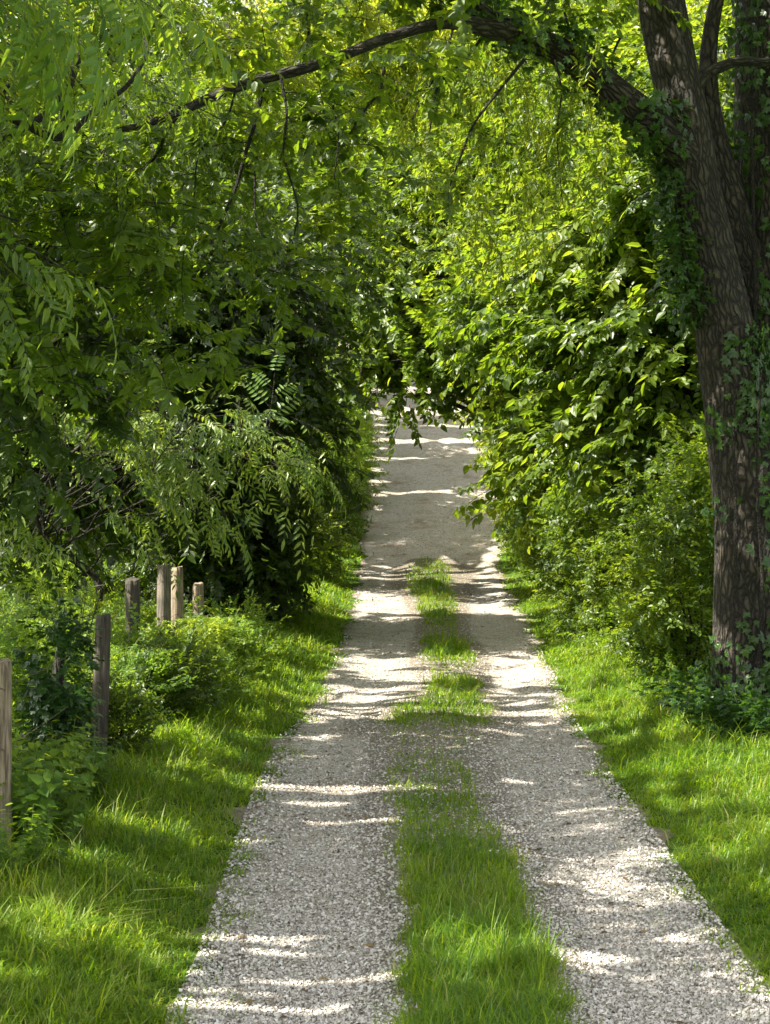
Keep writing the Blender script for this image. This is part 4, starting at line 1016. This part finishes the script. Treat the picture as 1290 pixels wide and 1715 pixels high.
WG = 'weed clumps growing along the fence'
for i, (px, py, h, r, kind, lf, tn, lab, n, d) in enumerate([
  (35,1440,.60,.30,'weed', L_WEED, .35, 'broad leaved weeds at the foot of the pale edge post', 42, None),
  (110,1370,.45,.26,'weed', L_WEED, .35, 'low broad leaved weeds between the edge post and the dark post', 34, None),
  (60,1320,.55,.32,'weed', L_WEED, .75, 'yellow green weeds between the edge post and the ivy clump', 50, 12.6),
  (140,1250,.7,.24,'small', L_WEED, .6, 'tall green weeds crowding the dark post', 90, 14.8),
  (225,1230,.85,.36,'small', L_WEED, .45, 'bushy green weeds in front of the dark grey post', 150, 16.2),
  (190,1190,.62,.34,'small', L_WEED, .55, 'leafy weeds between the dark post and the dark grey post', 150, 17.2),
  (290,1150,.6,.42,'small', L_WEED, .8, 'yellowish weeds in front of the close set pair of posts', 160, 18.6),
  (350,1130,.75,.36,'small', L_WEED, .95, 'golden green weeds below the short tan post', 130, 19.8),
  (120,1130,1.25,.5,'small', L_WEED, .6, 'bright bushy weeds behind the ivy clump', 150, 18.4),
  (20,1500,.4,.25,'weed', L_WEED, .3, 'low leafy weeds at the left edge nearest the viewer', 26, None),
  (405,1110,.6,.35,'small', L_WEED, .55, 'low weeds at the sunny corner of the left verge', 90, 21.5),
  (50,1120,1.0,.45,'small', L_WEED, .45, 'tall bushy weeds at the meadow edge behind the pale edge post', 190, 19.5),
  (165,1100,.7,.5,'small', L_WEED, .5, 'tall bushy weeds behind the dark post', 190, 19.8),
  (25,1200,.95,.35,'small', L_WEED, .5, 'weeds filling the gap beside the pale edge post', 140, 14.6),
  (330,1180,.55,.38,'small', L_WEED, .6, 'low weeds spreading onto the sunny verge', 140, 17.6),
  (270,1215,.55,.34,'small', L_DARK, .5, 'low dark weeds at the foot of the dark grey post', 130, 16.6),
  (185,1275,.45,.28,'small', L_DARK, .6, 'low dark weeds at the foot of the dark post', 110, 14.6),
  (395,1135,.55,.36,'small', L_WEED, .5, 'low weeds in front of the dark shrub', 130, 20.2),
  (250,1100,.6,.5,'small', L_WEED, .5, 'weeds growing up behind the close set posts', 140, 21.8)]):
    g = np.random.default_rng(500+i)
    d = d or at(px, py); x = (px-645)/F*d; b = np.array([x, d, float(gz(x, d))])
    t = thing('weed_clump', lab, 'weeds', b, WG)
    if kind == 'weed':
        a = g.uniform(0, 6.28, n*2); rr = r*np.sqrt(g.random(n*2)); xx = x+np.cos(a)*rr; yy = d+np.sin(a)*rr
        p = np.stack([xx, yy, gz(xx, yy)], -1); f = np.stack([np.cos(a)*.3, np.sin(a)*.3, np.ones(n*2)], -1)+g.normal(0,.18,(n*2,3))
        foliage('leaves', [place('weed', p, f, np.tile([0,-1.,0],(n*2,1)), (h*1.1,h*2.0), np.clip(g.normal(tn,.15,n*2),0,1), .5, g, False)], lf, t)
    else:
        k = 8; st = []
        for j in range(k):
            a = g.uniform(0,6.28); st.append(tube([b-[0,0,.03], b+[math.cos(a)*r*.4, math.sin(a)*r*.4, h*.5], b+[math.cos(a)*r*.8, math.sin(a)*r*.8, h*.95]], [.006,.005,.002], 5, 8))
        wood_part('stem', st, TWIG, t)
        cl = []
        for j in range(8):
            a = g.uniform(0,6.28); c = b+np.array([math.cos(a)*r*.55, math.sin(a)*r*.55, h*(j+.5)/8.])
            cl.append(clump('small', c, (r*.6, r*.6, h*.18), int(n/3.5), -.3, (.6,1.0), float(np.clip(tn+g.normal(0,.1),0,1)), g=g))
        foliage('leaves', cl, lf, t)
# undergrowth below the leaning trunk (ivy skirt)
for i, (px, py, h, r, n, tn, lab) in enumerate([
  (1195,1235,.45,.35,110,.35,'low creeper leaves spreading at the left foot of the leaning trunk'),
  (1262,1268,.3,.34,110,.2,'dark low leaves in front of the base of the leaning trunk'),
  (1140,1205,.4,.35,80,.5,'low weeds in the grass left of the leaning trunk'),
  (1222,1250,.34,.28,150,.2,'leafy skirt of creeper hugging the left front of the trunk base'),
  (1290,1258,.34,.28,150,.15,'leafy skirt of creeper at the right front of the trunk base')]):
    g = np.random.default_rng(600+i); d = at(px, py); x = (px-645)/F*d; b = np.array([x, d, float(gz(x, d))])
    t = thing('ground_creeper', lab, 'weeds', b, 'low plants at the foot of the leaning tree')
    cl = [clump('palm5', b+np.array([g.normal(0,r*.5), g.normal(0,r*.5), h*.35]), (r*.6,r*.6,h*.5), n//4, .1, (.6,1), tn, g=g) for _ in range(5)]
    foliage('leaves', cl, L_IVY, t)
for o in list(bpy.data.objects):
    if '_base' in o: del o['_base']
